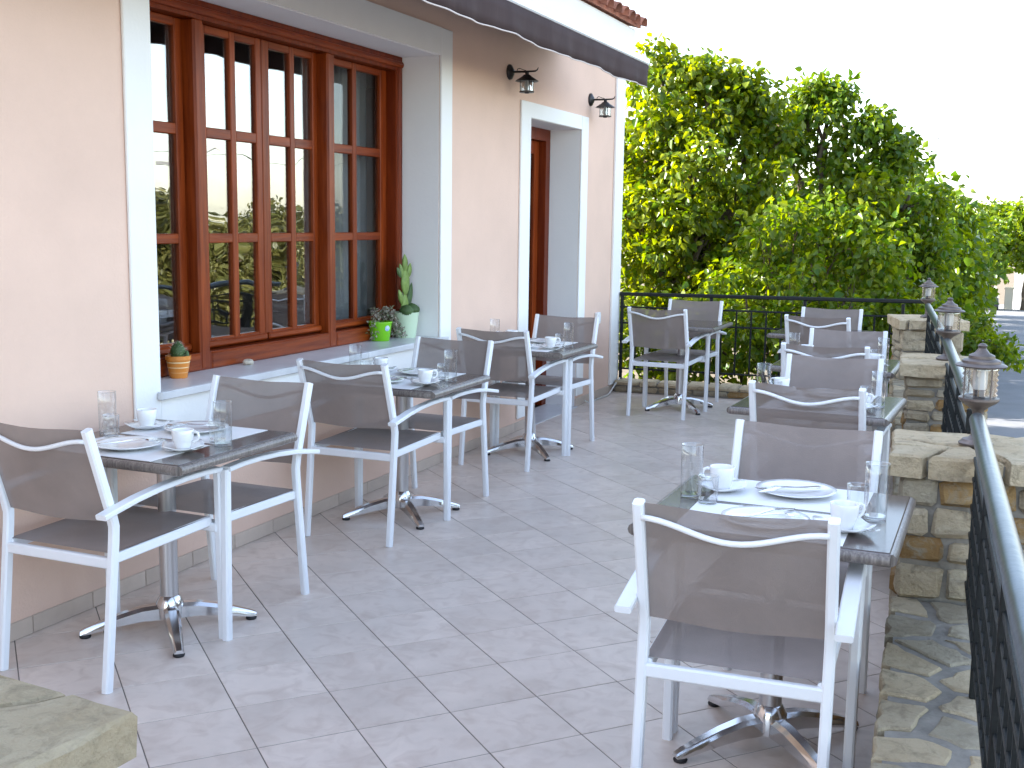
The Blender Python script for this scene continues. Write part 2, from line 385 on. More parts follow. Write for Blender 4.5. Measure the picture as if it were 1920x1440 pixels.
# terrace floor: grout bed with tiles laid on the diagonal
Y0, Y1 = -1.2, 10.02
reg = [(0.002, Y0), (xin(Y0) + .06, Y0), (xin(4.02) + .06, 4.02), (xin(6.63) + .06, 6.63), (2.42, 10.02), (0.002, 9.80)]
bed = MB(); bed.prism([(-.3, Y0), (3.45, Y0), (3.2, 4.02), (3.0, 6.63), (2.75, 10.12), (-.3, 9.84)], -.6, -.0016)
floor = tag(bed.done('terrace_floor', 'grout'), 'terrace floor of beige tiles laid on the diagonal', 'floor', kind='structure')
O = Vector((.840, 2.979)); e1 = Vector((.199, .225)); e2 = Vector((-.225, .199)); G = .5 - .0065
e1 = e1.normalized() * .3005; e2 = e2.normalized() * .3005
cand = []
for i in range(-40, 40):
    for j in range(-40, 40):
        q = [O + e1 * (i + .5 + a * G) + e2 * (j + .5 + b * G) for a, b in ((-1, -1), (1, -1), (1, 1), (-1, 1))]
        poly = clip_to([(p.x, p.y) for p in q], reg)
        if len(poly) < 3 or area(poly) < .0012: continue
        c = O + e1 * (i + .5) + e2 * (j + .5)
        # is it inside the view (rough wedge) and how near
        d = (c - Vector((CAM.x, CAM.y))); ang = math.degrees(math.atan2(-d.x, d.y)); vis = -8 < ang < 52 and d.y > .6
        cand.append((0 if vis else 1, d.length, c, poly, area(poly) > .0866))
cand.sort(key=lambda a: (a[0], a[1]))
full_me = None; rest = MB(); ra = math.atan2(e1.y, e1.x)
for n, (v, dd, c, poly, full) in enumerate(cand):
    dz = random.uniform(-.0004, .0004)
    if n < 300 and full:
        if full_me is None:
            h = .3005 * G; mb = MB(); mb.prism([(-h, -h), (h, -h), (h, h), (-h, h)], -.012, 0, .0009); full_me = mk('floor_tile', mb.v, mb.f)
        ob('floor_tile', full_me, 'tile', floor, (c.x, c.y, dz), (0, 0, ra))
    elif n < 300:
        mb = MB(); mb.prism([(x - c.x, y - c.y) for x, y in poly], -.012, 0, .0009)
        mb.done('floor_tile', 'tile', floor, loc=(c.x, c.y, dz))
    else: rest.prism(poly, -.012, dz, .0009)
if rest.v: rest.done('outer_floor_tiles', 'tile', floor)['kind'] = 'stuff'

# ================================================================== HOUSE
WY0, WY1, WZ = -3.0, 9.86, 3.22
wa, wb, wz0, wz1 = 3.722, 6.283, .80, 2.49          # window opening
da, db, dz1 = 7.713, 8.79, 2.249                    # door opening
house = thing('house', 'peach rendered house front with white trim, wooden window and doorway', 'house')
w = MB()
T = -.36
w.box(T, 0, WY0, wa, 0, WZ); w.box(T, 0, wa, wb, 0, wz0 - .035); w.box(T, 0, wa, wb, wz1, WZ)
w.box(T, 0, wb, da, 0, WZ); w.box(T, 0, da, db, dz1, WZ); w.box(T, 0, db, WY1, 0, WZ)
w.done('wall', 'stucco', house)
rw = MB()                                             # gable end, back walls and room behind the glass
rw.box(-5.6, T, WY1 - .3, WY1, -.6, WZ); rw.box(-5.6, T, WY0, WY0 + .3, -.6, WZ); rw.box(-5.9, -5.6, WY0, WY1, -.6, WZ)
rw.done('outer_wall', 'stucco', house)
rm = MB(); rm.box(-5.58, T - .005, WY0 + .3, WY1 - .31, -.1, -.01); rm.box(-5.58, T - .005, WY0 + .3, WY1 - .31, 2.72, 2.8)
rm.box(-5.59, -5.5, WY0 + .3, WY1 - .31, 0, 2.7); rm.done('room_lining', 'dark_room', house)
# surrounds
s = MB(); tk = .016
s.box(0, tk, 3.568, wa, .60, 2.65, .004); s.box(0, tk, wb, 6.432, .60, 2.65, .004); s.box(0, tk - .002, wa, wb, wz1, 2.65); s.box(0, tk - .002, wa, wb, .60, .764)
s.done('window_surround', 'white_wall', house)
s = MB(); s.box(0, tk, 7.534, da, .09, 2.356, .004); s.box(0, tk, db, 8.946, .09, 2.356, .004); s.box(0, tk - .002, da, db, dz1, 2.356)
s.done('door_surround', 'white_wall', house)
s = MB(); s.box(0, .022, 9.655, WY1 + .02, .07, WZ, .004); s.box(-.22, 0, WY1, WY1 + .02, .07, WZ); s.done('corner_pilaster', 'white_wall', house)
# reveals (thin plaster linings, set 3 mm proud of the wall core)
s = MB(); s.box(T, -.001, wa, wa + .003, wz0, wz1 - .003); s.box(T, -.001, wb - .003, wb, wz0, wz1 - .003); s.box(T, -.001, wa, wb, wz1 - .003, wz1)
s.done('window_reveal', 'reveal', house)
s = MB(); s.box(T, -.001, da, da + .003, 0, dz1 - .003); s.box(T, -.001, db - .003, db, 0, dz1 - .003); s.box(T, -.001, da, db, dz1 - .003, dz1)
s.done('door_reveal', 'reveal', house)
# sill in two marble slabs
for (a, b) in ((wa - .03, 5.36), (5.364, wb + .06)):
    MB().box(-.355, .0175, max(a, wa + .004), min(b, wb - .004), wz0 - .034, wz0).box(.0175, .045, a, b, wz0 - .034, wz0, .004).done('window_sill', 'marble', house)
# skirting tiles
yy = WY0
while yy < WY1:
    e = min(yy + .30, WY1)
    if not (yy > da - .02 and e < db + .02):
        a, b = yy + .0015, e - .0015
        if b > da and a < da: b = da
        if a < db < b: a = db
        if b - a > .02: MB().box(0.0005, .010, a, b, .001, .066, .002).done('skirting_tile', 'skirt', house)
    yy += .30
# ---- window joinery
FX0, FX1 = -.355, -.25
def ring(x0, x1, oy0, oy1, oz0, oz1, iy0, iy1, iz0, iz1):
    mb = MB(); vs_ = []
    for x in (x0, x1): vs_ += [(x, oy0, oz0), (x, oy1, oz0), (x, oy1, oz1), (x, oy0, oz1), (x, iy0, iz0), (x, iy1, iz0), (x, iy1, iz1), (x, iy0, iz1)]
    fs_ = []
    for k in range(4):
        l = (k + 1) % 4
        fs_ += [(k, l, l + 4, k + 4), (8 + l, 8 + k, 12 + k, 12 + l), (l, k, 8 + k, 8 + l), (4 + k, 4 + l, 12 + l, 12 + k)]
    return mb.add(vs_, fs_)
win = ring(FX0, FX1, wa + .004, wb - .004, wz0 + .001, wz1 - .004, wa + .085, wb - .085, wz0 + .084, wz1 - .088).done('window', 'wood_frame', house)
win['label'] = 'red-brown varnished wooden window with four glazed leaves'
MB().tube([(FX1 - .006, wa + .01, wz1 - .05), (FX1 - .006, wb - .01, wz1 - .05)], .022, 8).done('frame_bead', 'wood_h', win)
MB().tube([(FX1 - .006, wb - .05, wz0 + .01), (FX1 - .006, wb - .05, wz1 - .075)], .022, 8).done('frame_bead', 'wood_frame', win)
MB().box(FX1 - .02, FX1 + .006, wa + .09, 4.31, wz0 + .002, wz0 + .08, .006).done('bottom_rail', 'wood_h', win)
MB().box(FX1 - .02, FX1 + .006, 4.395, 5.43, wz0 + .002, wz0 + .08, .006).done('bottom_rail', 'wood_h', win)
MB().box(FX1 - .02, FX1 + .006, 5.51, wb - .09, wz0 + .002, wz0 + .08, .006).done('bottom_rail', 'wood_h', win)
for py in (4.352, 5.469):
    MB().box(FX0, FX1 + .004, py - .036, py + .036, wz0 + .002, wz1 - .085, .010).done('window_post', 'wood_v', win)
SX0, SX1 = -.350, -.312
ZB, ZT = wz0 + .088, wz1 - .09
rows = [(.936, 1.391), (1.437, 1.884), (1.934, 2.362)]
def sash(y0, y1, cols, dim, lab):
    """cols = list of (glass y from, to)"""
    ys = [y0] + [c for p in cols for c in p] + [y1]
    for k in range(0, len(ys), 2): MB().box(SX0, SX1, ys[k], ys[k + 1], ZB, ZT, .004).done('sash_stile', 'wood_v', win)
    zs = [ZB] + [z for r in rows for z in r] + [ZT]
    for (a, b) in cols:
        for k in range(0, len(zs), 2): MB().box(SX0 + .002, SX1 - .002, a, b, zs[k], zs[k + 1], .004).done('glazing_bar' if 0 < k < len(zs) - 2 else 'sash_rail', 'wood_h', win)
    MB().box(SX1 - .003, SX1 + .022, y0 + .005, y1 - .005, ZB + .005, ZB + .038, .008).done('weather_bar', 'wood_h', win)
    for (a, b) in cols:
        for (z0, z1) in rows:
            MB().box(-.334, -.330, a - .005, b + .005, z0 - .005, z1 + .005).done('pane', 'pane_dim' if dim else 'pane', win)
sash(wa + .088, 4.314, [(wa + .15, 3.985), (4.03, 4.262)], False, '')
sash(4.391, 4.918, [(4.478, 4.664), (4.708, 4.872)], False, '')
sash(4.922, 5.431, [(4.985, 5.170), (5.214, 5.385)], False, '')
sash(5.507, wb - .088, [(5.57, 5.80), (5.845, 6.12)], True, '')
v = []; fc = []
for i in range(61):
    y = 5.46 + .78 * i / 60
    for z in (.86, 2.42): v.append((-.47 + .016 * math.sin(y * 62) + .008 * math.sin(y * 23), y, z))
ob('curtain', mk('curtain', v, [(2 * i, 2 * i + 2, 2 * i + 3, 2 * i + 1) for i in range(60)], True), 'curtain', win)
# ---- door
door = ring(-.355, -.255, da + .004, db - .004, -.05, dz1 - .004, da + .095, db - .095, .006, dz1 - .095).done('door', 'wood_frame', house)
ring(-.348, -.315, da + .098, db - .098, .008, dz1 - .098, da + .2, db - .2, .5, dz1 - .2).done('door_leaf', 'wood_v', door)
MB().box(-.335, -.330, da + .195, db - .195, .495, dz1 - .195).done('pane', 'pane_dim', door)
MB().tube([(-.30, da + .15, 1.03), (-.27, da + .15, 1.03), (-.265, da + .16, 1.03), (-.265, da + .26, 1.03)], .009, 8).done('door_handle', 'brushed', door)
MB().box(-.36, .03, da, db, -.002, .006, .001).done('threshold', 'marble', house)
# ---- eaves
MB().box(-.3, .10, WY0, 9.88, 2.93, 3.185, .006).done('fascia', 'white_wall', house)
rf = MB(); rf.add([(.14, WY0 - .1, 3.19), (.14, 9.9, 3.19), (-6.0, 9.9, 4.9), (-6.0, WY0 - .1, 4.9), (.14, WY0 - .1, 3.23), (.14, 9.9, 3.23), (-6.0, 9.9, 4.94), (-6.0, WY0 - .1, 4.94)],
                  [(3, 2, 1, 0), (4, 5, 6, 7), (0, 1, 5, 4), (1, 2, 6, 5), (2, 3, 7, 6), (3, 0, 4, 7)])
roof = rf.done('roof', 'roof_tile', house)
def barrel(r0_, r1_, L, n=8, t=.012):
    v = []; fc = []
    for k, (x, r) in enumerate(((0, r0_), (-L, r1_))):
        for rr in (r, r - t):
            for j in range(n + 1):
                a = math.pi * j / n; v.append((x, rr * math.cos(a), rr * math.sin(a) * .8))
    N = n + 1
    for j in range(n):
        fc += [(j, j + 1, 2 * N + j + 1, 2 * N + j), (N + j + 1, N + j, 3 * N + j, 3 * N + j + 1), (j + 1, j, N + j, N + j + 1)]
    return mk('roof_tile', v, fc, True)
bt = barrel(.088, .075, .42)
yy = 9.80; k = 0
while yy > 5.2:
    for rw_ in range(3):
        x = .20 - rw_ * .33; o = ob('roof_tile', bt, 'roof_tile', roof, (x + random.uniform(-.012, .012), yy + random.uniform(-.006, .006), 3.215 + (.14 - x) * .2785), (0, 0, 0))
        o.rotation_euler = (random.uniform(-.04, .04), R(15.5), random.uniform(-.02, .02))
    yy -= .185

# ---- awning with valance
aw = thing('awning', 'brown cloth awning with hanging valance above the window and door', 'awning')
AX, AE, AS = .70, 8.27, .6
n = 150; v = []; fc = []
for i in range(n + 1):
    y = AS + (AE - AS) * i / n
    for j in range(4):
        z = 2.655 - .160 * j / 3
        x = AX + (.010 * math.sin(y * 9) + .006 * math.sin(y * 23 + 1)) * (j / 3) + (.004 if j == 0 else 0)
        v.append((x, y, z - (.006 * math.sin(y * 5.2) if j == 3 else 0)))
for i in range(n):
    for j in range(3): q = i * 4 + j; fc.append((q, q + 4, q + 5, q + 1))
me = mk('valance', v, fc, True); val = ob('valance', me, 'awning', aw); md = val.modifiers.new('thick', 'SOLIDIFY'); md.thickness = .003
MB().tube([v[i * 4 + 3] for i in range(n + 1)], .0045, 6).done('valance_piping', 'valance_trim', val, smooth=True)
MB().box(AX - .035, AX + .012, AS, AE + .005, 2.657, 2.703, .008).done('front_bar', 'white_paint', aw)
cv = []
for (x, z) in ((AX - .02, 2.702), (.42, 2.80), (.06, 2.925)): cv += [(x, AS, z), (x, AE - .02, z)]
c_ = ob('canopy', mk('canopy', cv, [(0, 1, 3, 2), (2, 3, 5, 4)]), 'awning', aw); md = c_.modifiers.new('thick', 'SOLIDIFY'); md.thickness = .004
MB().tube([(.07, AS, 2.88), (.07, AE, 2.88)], .04, 12).done('roller', 'white_paint', aw, smooth=True)
for ya in (2.2, 7.9):
    MB().tube([(.06, ya, 2.84), (.38, ya - .45, 2.76), (AX - .03, ya - .06, 2.675)], .016, 8).done('folding_arm', 'white_paint', aw, smooth=True)

# ---- wall lanterns
def wall_lantern(y, z, label):
    t = thing('wall_lantern', label, 'lantern', (0, y, z), 0, 'wall lanterns by the door')
    MB().lathe([(0, 0), (.052, 0), (.05, .012), (.034, .02), (.022, .03), (0, .034)], 16).done('back_plate', 'lamp_black', t, True, rot=(0, R(90), 0))
    MB().tube([(.02, 0, 0), (.12, 0, -.002), (.19, 0, 0), (.205, 0, .008), (.212, 0, .022)], [.008, .007, .006, .005, .003], 8).tube([(.055, 0, .002), (.06, 0, .018), (.075, 0, .022), (.1, 0, .012), (.125, 0, .004)], .0028, 6).done('arm', 'lamp_black', t, True)
    MB().lathe([(.013, -.022), (.014, -.004), (.006, 0)], 12, (.13, 0, 0)).done('hanger', 'lamp_black', t, True)
    MB().lathe([(.012, -.018), (.026, -.026), (.036, -.036), (.075, -.060), (.080, -.066), (.074, -.066), (.034, -.046), (.010, -.03)], 20, (.13, 0, 0)).done('roof', 'lamp_black', t, 'auto')
    g = MB(); pr_ = []
    for k in range(17): pr_.append((.042 + .0022 * (k % 2), -.058 - .075 * k / 16))
    g.lathe(pr_, 18, (.13, 0, 0)); g.f = g.f[:-2]; g.done('glass_shade', 'lamp_glass', t, True)
    for k in range(4):
        a = R(45 + 90 * k); MB().tube([(.13 + .049 * math.cos(a), .049 * math.sin(a), -.06), (.13 + .047 * math.cos(a), .047 * math.sin(a), -.136)], .0024, 5).done('cage_bar', 'lamp_black', t)
    MB().lathe([(0, -.146), (.014, -.146), (.018, -.138), (.050, -.140), (.051, -.132), (.048, -.130), (0, -.130)], 20, (.13, 0, 0)).done('base_ring', 'lamp_black', t, 'auto')
    MB().lathe([(0, -.05), (.010, -.052), (.012, -.075), (.020, -.09), (.021, -.105), (.012, -.122), (0, -.125)], 12, (.13, 0, 0)).done('bulb', 'bulb', t, True)
wall_lantern(7.34, 2.52, 'dark bronze wall lantern left of the doorway top')
wall_lantern(9.01, 2.503, 'dark bronze wall lantern right of the doorway, near the house corner')
t = thing('socket_box', 'small white plastic socket box on the wall right of the door', 'socket box', (0, 9.285, .70))
MB().box(0, .03, -.045, .045, -.05, .05, .006).done('housing', 'plastic', t); MB().box(.028, .036, -.03, .03, -.03, .032, .004).done('flap', 'plastic', t)
cb = MB().tube([(.03, 9.93, .12), (.06, 9.80, .115), (.05, 9.70, .07), (.04, 9.60, .012), (.06, 9.45, .008), (.05, 9.2, .008), (.07, 8.98, .008), (.05, 8.9, .04)], .007, 6).done('cable', 'cable', None, True)
tag(cb, 'thin pale cable running over the back ledge to the wall foot', 'cable')

# ================================================================== STONEWORK
def stone_block(w_, d_, h_, rs, bev=.013, jit=.0065):
    bm = bmesh.new(); bmesh.ops.create_cube(bm, size=1)
    for v in bm.verts: v.co = Vector((v.co.x * w_, v.co.y * d_, v.co.z * h_))
    b = min(bev, w_ * .3, h_ * .3, d_ * .3)
    bmesh.ops.bevel(bm, geom=list(bm.edges), offset=b, segments=1, affect='EDGES')
    for v in bm.verts: v.co += Vector((rs.uniform(-jit, jit), rs.uniform(-jit, jit), rs.uniform(-jit, jit)))
    me = bpy.data.meshes.new('stone'); bm.to_mesh(me); bm.free(); return me
def rough(c, rs, step=.05, amp=.006):
    o = []
    for i in range(len(c)):
        (x0, y0), (x1, y1) = c[i], c[(i + 1) % len(c)]; L = math.hypot(x1 - x0, y1 - y0); n_ = max(1, min(5, int(L / step)))
        for k in range(n_):
            a = amp * (.5 if k == 0 else 1); o.append((x0 + (x1 - x0) * k / n_ + rs.uniform(-a, a), y0 + (y1 - y0) * k / n_ + rs.uniform(-a, a)))
    return o
def course_face(parent, p0, p1, z0, z1, inward, rs, depth=.09, hmin=.065, hmax=.15, end0=0.0, end1=0.0):
    """irregular courses of stones on the vertical face from p0 to p1 (xy), facing away from `inward`."""
    p0 = Vector(p0); p1 = Vector(p1); L = (p1 - p0).length; d = (p1 - p0) / L; ang = math.atan2(d.y, d.x); nin = Vector(inward)
    z = z0
    while z < z1 - .01:
        h = rs.uniform(hmin, hmax)
        if z1 - z - h < .05: h = z1 - z
        x = 0
        while x < L - .005:
            lw = rs.uniform(.10, .27)
            if L - x - lw < .07: lw = L - x
            g = .012
            subs = [(0, h)]
            if h > .115 and rs.random() < .45: k = rs.uniform(.4, .6) * h; subs = [(0, k), (k, h)]
            for (a, b) in subs:
                if b - a < .03 or lw - g < .03: continue
                dp = depth + rs.uniform(-.004, .010)
                c = p0 + d * (x + lw / 2) + nin * (depth / 2 - (dp - depth) / 2 + .0)
                me = stone_block(lw - g, dp, b - a - g, rs)
                ob('stone', me, rs.choice(['stone', 'stone', 'stone', 'stone_grey', 'stone_grey', 'stone_rust']), parent, (c.x, c.y, z + (a + b) / 2), (0, 0, ang))
            x += lw
        z += h
def pillar(name, label, pos, w_, d_, rz, z0, z1, seed, ncap=4, over=.03, seeds=None):
    rs = random.Random(seed); t = thing(name, label, 'stone pillar', (pos[0], pos[1], 0), rz, 'stone pillars of the terrace wall')
    a, b = w_ / 2, d_ / 2; zc = z1 - .075
    MB().box(-a + .018, a - .018, -b + .018, b - .018, z0, zc + .02).done('mortar_core', 'mortar', t)
    course_face(t, (-a, -b), (a, -b), z0 + .005, zc, (0, 1), rs); course_face(t, (a, b), (-a, b), z0 + .005, zc, (0, -1), rs)
    course_face(t, (-a, b - .095), (-a, -b + .095), z0 + .005, zc, (1, 0), rs); course_face(t, (a, -b + .095), (a, b - .095), z0 + .005, zc, (-1, 0), rs)
    A, B = a + over, b + over
    seeds = seeds or [(rs.uniform(-A * .9, A * .9), rs.uniform(-B * .9, B * .9)) for _ in range(ncap)]
    MB().box(-a + .01, a - .01, -b + .01, b - .01, zc + .02, z1 - .022).done('cap_bedding', 'mortar', t)
    for c in voronoi([(-A, -B), (A, -B), (A, B), (-A, B)], seeds, .020):
        c = rough(c, rs, .055, .006)
        cx = sum(p[0] for p in c) / len(c); cy = sum(p[1] for p in c) / len(c)
        zt = z1 + rs.uniform(-.003, .004); mb = MB(); mb.prism([(x - cx, y - cy) for x, y in c], zc + .004, zt, .007)
        mb.v = [(x + rs.uniform(-.004, .004), y + rs.uniform(-.004, .004), z + rs.uniform(-.004, .003)) for x, y, z in mb.v]
        mb.done('cap_stone', 'cap', t, loc=(cx, cy, 0))
    return t
ar = math.atan(-.055)
pillar('stone_pillar', 'rough stone pillar with flat cap, nearest along the roadside railing', (3.126, 4.015), .45, .45, R(3.5), -.5, .80, 3, 5)
pillar('stone_pillar', 'middle stone pillar of the roadside railing, with slab cap', (2.935, 6.60), .42, .42, R(4.5), -.5, .80, 5, 2)
pillar('stone_pillar', 'far stone pillar at the back corner of the railings', (2.66, 9.62), .46, .50, R(14), -.7, .80, 8, 2)
pillar('stone_pillar', 'cut-off stone pillar in the bottom left foreground', (1.715, .972), .55, .54, R(-4), .001, .795, 12, 5, .035, [(.2, .10), (-.03, .25), (.02, -.03), (.22, -.2), (-.22, .12), (-.15, -.2)])

def low_wall(label, ya, yb, zt, seed):
    rs = random.Random(seed); t = thing('low_wall', label, 'low wall', (0, 0, 0), 0, 'low stone walls under the roadside railing')
    quad = [(xin(ya) + .012, ya), (xout(ya) - .012, ya), (xout(yb) - .012, yb), (xin(yb) + .012, yb)]
    MB().prism(quad, -.7, zt - .012).done('mortar_core', 'mortar', t)
    course_face(t, (xin(yb), yb), (xin(ya), ya), .005, zt - .03, (1, 0), rs, .06)
    course_face(t, (xout(ya), ya), (xout(yb), yb), -.65, zt - .03, (-1, 0), rs, .06, .09, .17)
    region = [(xin(ya) - .008, ya), (xout(ya) + .008, ya), (xout(yb) + .008, yb), (xin(yb) - .008, yb)]
    seeds = []
    y = ya
    while y < yb:
        for k in range(3):
            seeds.append((xin(y) + (k + .5) / 3 * .46 + rs.uniform(-.075, .075), y + rs.uniform(-.08, .08)))
        y += .17
    for c in voronoi(region, seeds, .036):
        cx = sum(p[0] for p in c) / len(c); cy = sum(p[1] for p in c) / len(c)
        c = [(x - cx, y - cy) for x, y in rough(c, rs, .04, .010)]
        MB().prism(c, -.045, rs.uniform(-.008, -.003), .005).done('flagstone', rs.choice(['stone', 'stone_grey', 'cap', 'stone_grey']), t, loc=(cx, cy, zt))
    return t
low_wall('low flagstone-topped wall under the nearest railing panel', -.9, 3.785, .33, 21)
low_wall('low stone wall between the nearest and middle roadside pillars', 4.245, 6.385, .33, 22)
low_wall('low stone wall between the middle and far roadside pillars', 6.815, 9.36, .33, 23)
# back ledge under the rear railing
rs = random.Random(31)
lt = thing('back_ledge', 'low stone ledge under the black railing at the back of the terrace', 'ledge')
B0, B1 = Vector((.03, 9.745)), Vector((2.46, 9.965)); bd = (B1 - B0).normalized(); bn = Vector((-bd.y, bd.x))
q = [B0 + bn * .015, B1 + bn * .015, B1 + bn * .22, B0 + bn * .22 + Vector((0, .0))]
MB().prism([(p.x, p.y) for p in q], -.9, .095).done('mortar_core', 'mortar', lt)
course_face(lt, B0, B1, .004, .062, bn, rs, .06, .05, .06)
x = 0
while x < 2.43:
    l = rs.uniform(.16, .30); c = B0 + bd * (x + l / 2) + bn * .105
    ob('cap_stone', stone_block(l - .01, .235, .042, rs), 'cap', lt, (c.x, c.y, .084), (0, 0, math.atan2(bd.y, bd.x))); x += l

# ================================================================== RAILINGS
def rail_bars(t, pts_fn, L, z0, z1, zs, pitch, post_pitch, post_from, zt):
    """zs = levels of the level bars; vertical bars between the lowest and the second highest level."""
    for z in zs:
        n_ = 8; MB().sweep([(*pts_fn(L * i / n_), z) for i in range(n_ + 1)], .008, .008, (0, 0, 1)).done('level_bar', 'iron', t)
    s_ = .02
    while s_ <= L - .01:
        x, y = pts_fn(s_); MB().box(x - .013, x + .013, y - .013, y + .013, post_from, zt, .003).done('railing_post', 'iron', t); s_ += post_pitch
    s_ = .02 + pitch
    while s_ < L - .02:
        if min((s_ - .02) % post_pitch, post_pitch - (s_ - .02) % post_pitch) > pitch * .4:
            x, y = pts_fn(s_); MB().box(x - .007, x + .007, y - .007, y + .007, zs[0], zs[-1]).done('upright_bar', 'iron', t)
        s_ += pitch
def side_rail(label, ya, yb, ra_, rb_):
    t = thing('railing', label, 'railing', (0, 0, 0), 0, 'railing panels of the terrace')
    L = yb - ya; fn = lambda s_: (xr(ya + s_), ya + s_)
    rail_bars(t, fn, L, .33, .9, [.40, .47, .56, .65, .74, .80], .095, .76, .325, .885)
    n_ = 6; MB().tube([(xr(ra_ + (rb_ - ra_) * i / n_), ra_ + (rb_ - ra_) * i / n_, .905) for i in range(n_ + 1)], .0245, 16).done('handrail', 'pipe', t, 'auto')
side_rail('black iron railing panel with thick grey pipe handrail, nearest at right', -.8, 3.78, -.85, 3.90)
side_rail('iron railing panel with pipe handrail between nearest and middle pillars', 4.25, 6.38, 4.36, 6.50)
side_rail('iron railing panel with pipe handrail between middle and far pillars', 6.82, 9.36, 6.74, 9.42)
t = thing('railing', 'black iron grid railing across the back of the terrace', 'railing', (0, 0, 0), 0, 'railing panels of the terrace')
BR0 = Vector((.03, 9.86)); BR1 = Vector((2.62, 10.08)); bl = (BR1 - BR0).length; bdir = (BR1 - BR0) / bl
fn = lambda s_: tuple(BR0 + bdir * s_)
rail_bars(t, fn, bl, .1, .87, [.205, .62, .765], .128, .80, .09, .875)
MB().sweep([(*BR0, .880), (*BR1, .898)], .016, .017, (0, 0, 1)).done('handrail', 'iron', t)

# ---- pillar lanterns
def pillar_lantern(x, y, z, sc, label):
    t = thing('pillar_lantern', label, 'lantern', (x, y, z), random.uniform(0, 1), 'lanterns on the stone pillars'); t.scale = (sc,) * 3
    MB().lathe([(0, 0), (.062, 0), (.064, .008), (.054, .016), (.05, .022), (.03, .028), (.021, .038), (.020, .125), (.024, .135), (.040, .150), (.066, .166), (.074, .176), (.074, .184), (.06, .186), (0, .186)], 24).done('stand', 'bronze', t, 'auto')
    pr_ = [(.058 + .008 * (0.5 - .5 * math.cos(k * math.pi)), .186 + .118 * k / 12) for k in range(13)]
    g = MB().lathe(pr_, 24); g.f = g.f[:-2]; g.done('glass_shade', 'lamp_glass', t, True)
    for k in range(4):
        a = R(90 * k + 20); MB().tube([(.068 * math.cos(a), .068 * math.sin(a), .184), (.068 * math.cos(a), .068 * math.sin(a), .308)], .0028, 6).done('cage_bar', 'bronze', t)
    MB().lathe([(.058, .300), (.091, .304), (.094, .309), (.089, .313), (.070, .319), (.0695, .327), (.066, .330), (.048, .336), (.0475, .346), (.044, .349), (.028, .356), (.020, .366), (.014, .374), (.018, .384), (.010, .392), (0, .394)], 28).done('roof', 'bronze', t, 'auto')
    MB().lathe([(0, .188), (.020, .188), (.022, .215), (.026, .222), (.027, .24), (.027, .285), (.020, .296), (0, .298)], 14).done('bulb', 'bulb', t, True)
    MB().lathe([(.0225, .186), (.0235, .216), (.0, .217)], 12).done('bulb_socket', 'lamp_black', t, True)
pillar_lantern(3.132, 4.03, .802, .86, 'weathered bronze lantern on the nearest stone pillar')
pillar_lantern(2.93, 6.60, .802, .86, 'bronze lantern on the middle stone pillar')
pillar_lantern(2.655, 9.62, .802, .80, 'bronze lantern on the far stone pillar at the back corner')

# ================================================================== CHAIRS
def make_chair():
    t = thing('armchair', 'x', 'chair', (0, 0, 0), 0, 'white framed mesh armchairs')
    HX = .224
    post = [(0, 0), (.025, .22), (.054, .49), (.057, .535), (.045, .585), (-.045, .862)]
    back = lambda z: .057 + (z - .535) * (-.102 / .327)
    for sx in (-1, 1):
        MB().sweep([(sx * HX, y, z) for y, z in post], .0135, .0165).done('rear_leg', 'white_paint', t, 'auto')
        ax = sx * (HX + .034)
        arm = [(-.035, .588), (.03, .600), (.12, .615), (.24, .628), (.36, .634), (.46, .634), (.545, .629)]
        MB().sweep([(ax, y, z) for y, z in arm], .021, .009).done('armrest', 'white_paint', t, 'auto')
        MB().sweep([(ax, .556, 0), (ax, .545, .6295)], .0145, .0165).done('front_leg', 'white_paint', t, 'auto')
        MB().sweep([(sx * (HX - .012), .05, .425), (sx * (HX - .004), .535, .437)], .012, .017).done('side_rail', 'white_paint', t, 'auto')
    MB().sweep([(-HX, .045, .415), (HX, .045, .415)], .012, .018, (0, 1, 0)).done('rear_rail', 'white_paint', t, 'auto')
    MB().sweep([(-HX - .03, .535, .418), (HX + .03, .535, .418)], .011, .016, (0, 1, 0)).done('front_rail', 'white_paint', t, 'auto')
    # sling seat and back
    def sheet(name, fn_, nu, nv, th):
        v = []; f_ = []
        for i in range(nu + 1):
            for j in range(nv + 1): v.append(fn_(i / nu, j / nv))
        N = len(v)
        for i in range(nu):
            for j in range(nv):
                q = i * (nv + 1) + j; f_.append((q, q + 1, q + nv + 2, q + nv + 1))
        return ob(name, mk(name, v, f_, True), 'fabric', t)
    sheet('seat', lambda u, w_: ((u - .5) * 2 * (HX - .006 + .008 * w_), .052 + .485 * w_, .4455 + .008 * w_ - .012 * math.sin(math.pi * u) * math.sin(math.pi * w_)), 8, 10, 0)
    def bk(u, w_):
        z = .545 + .312 * w_
        return ((u - .5) * 2 * (HX - .010), back(z) - .010 * math.sin(math.pi * u), z + .004 * math.cos(2 * math.pi * u))
    sheet('backrest', bk, 10, 10, 0)
    MB().tube([((u - .5) * 2 * (HX - .008), back(.82) - .017 - .006 * math.sin(math.pi * u), .826 - .020 * (1 - math.cos(2 * math.pi * u))) for u in [i / 20 for i in range(21)]], .0075, 8).done('wave_bar', 'white_paint', t, True)
    for u0_ in (-1, 1):
        pass
    return t
chair0 = make_chair()
PI = math.pi
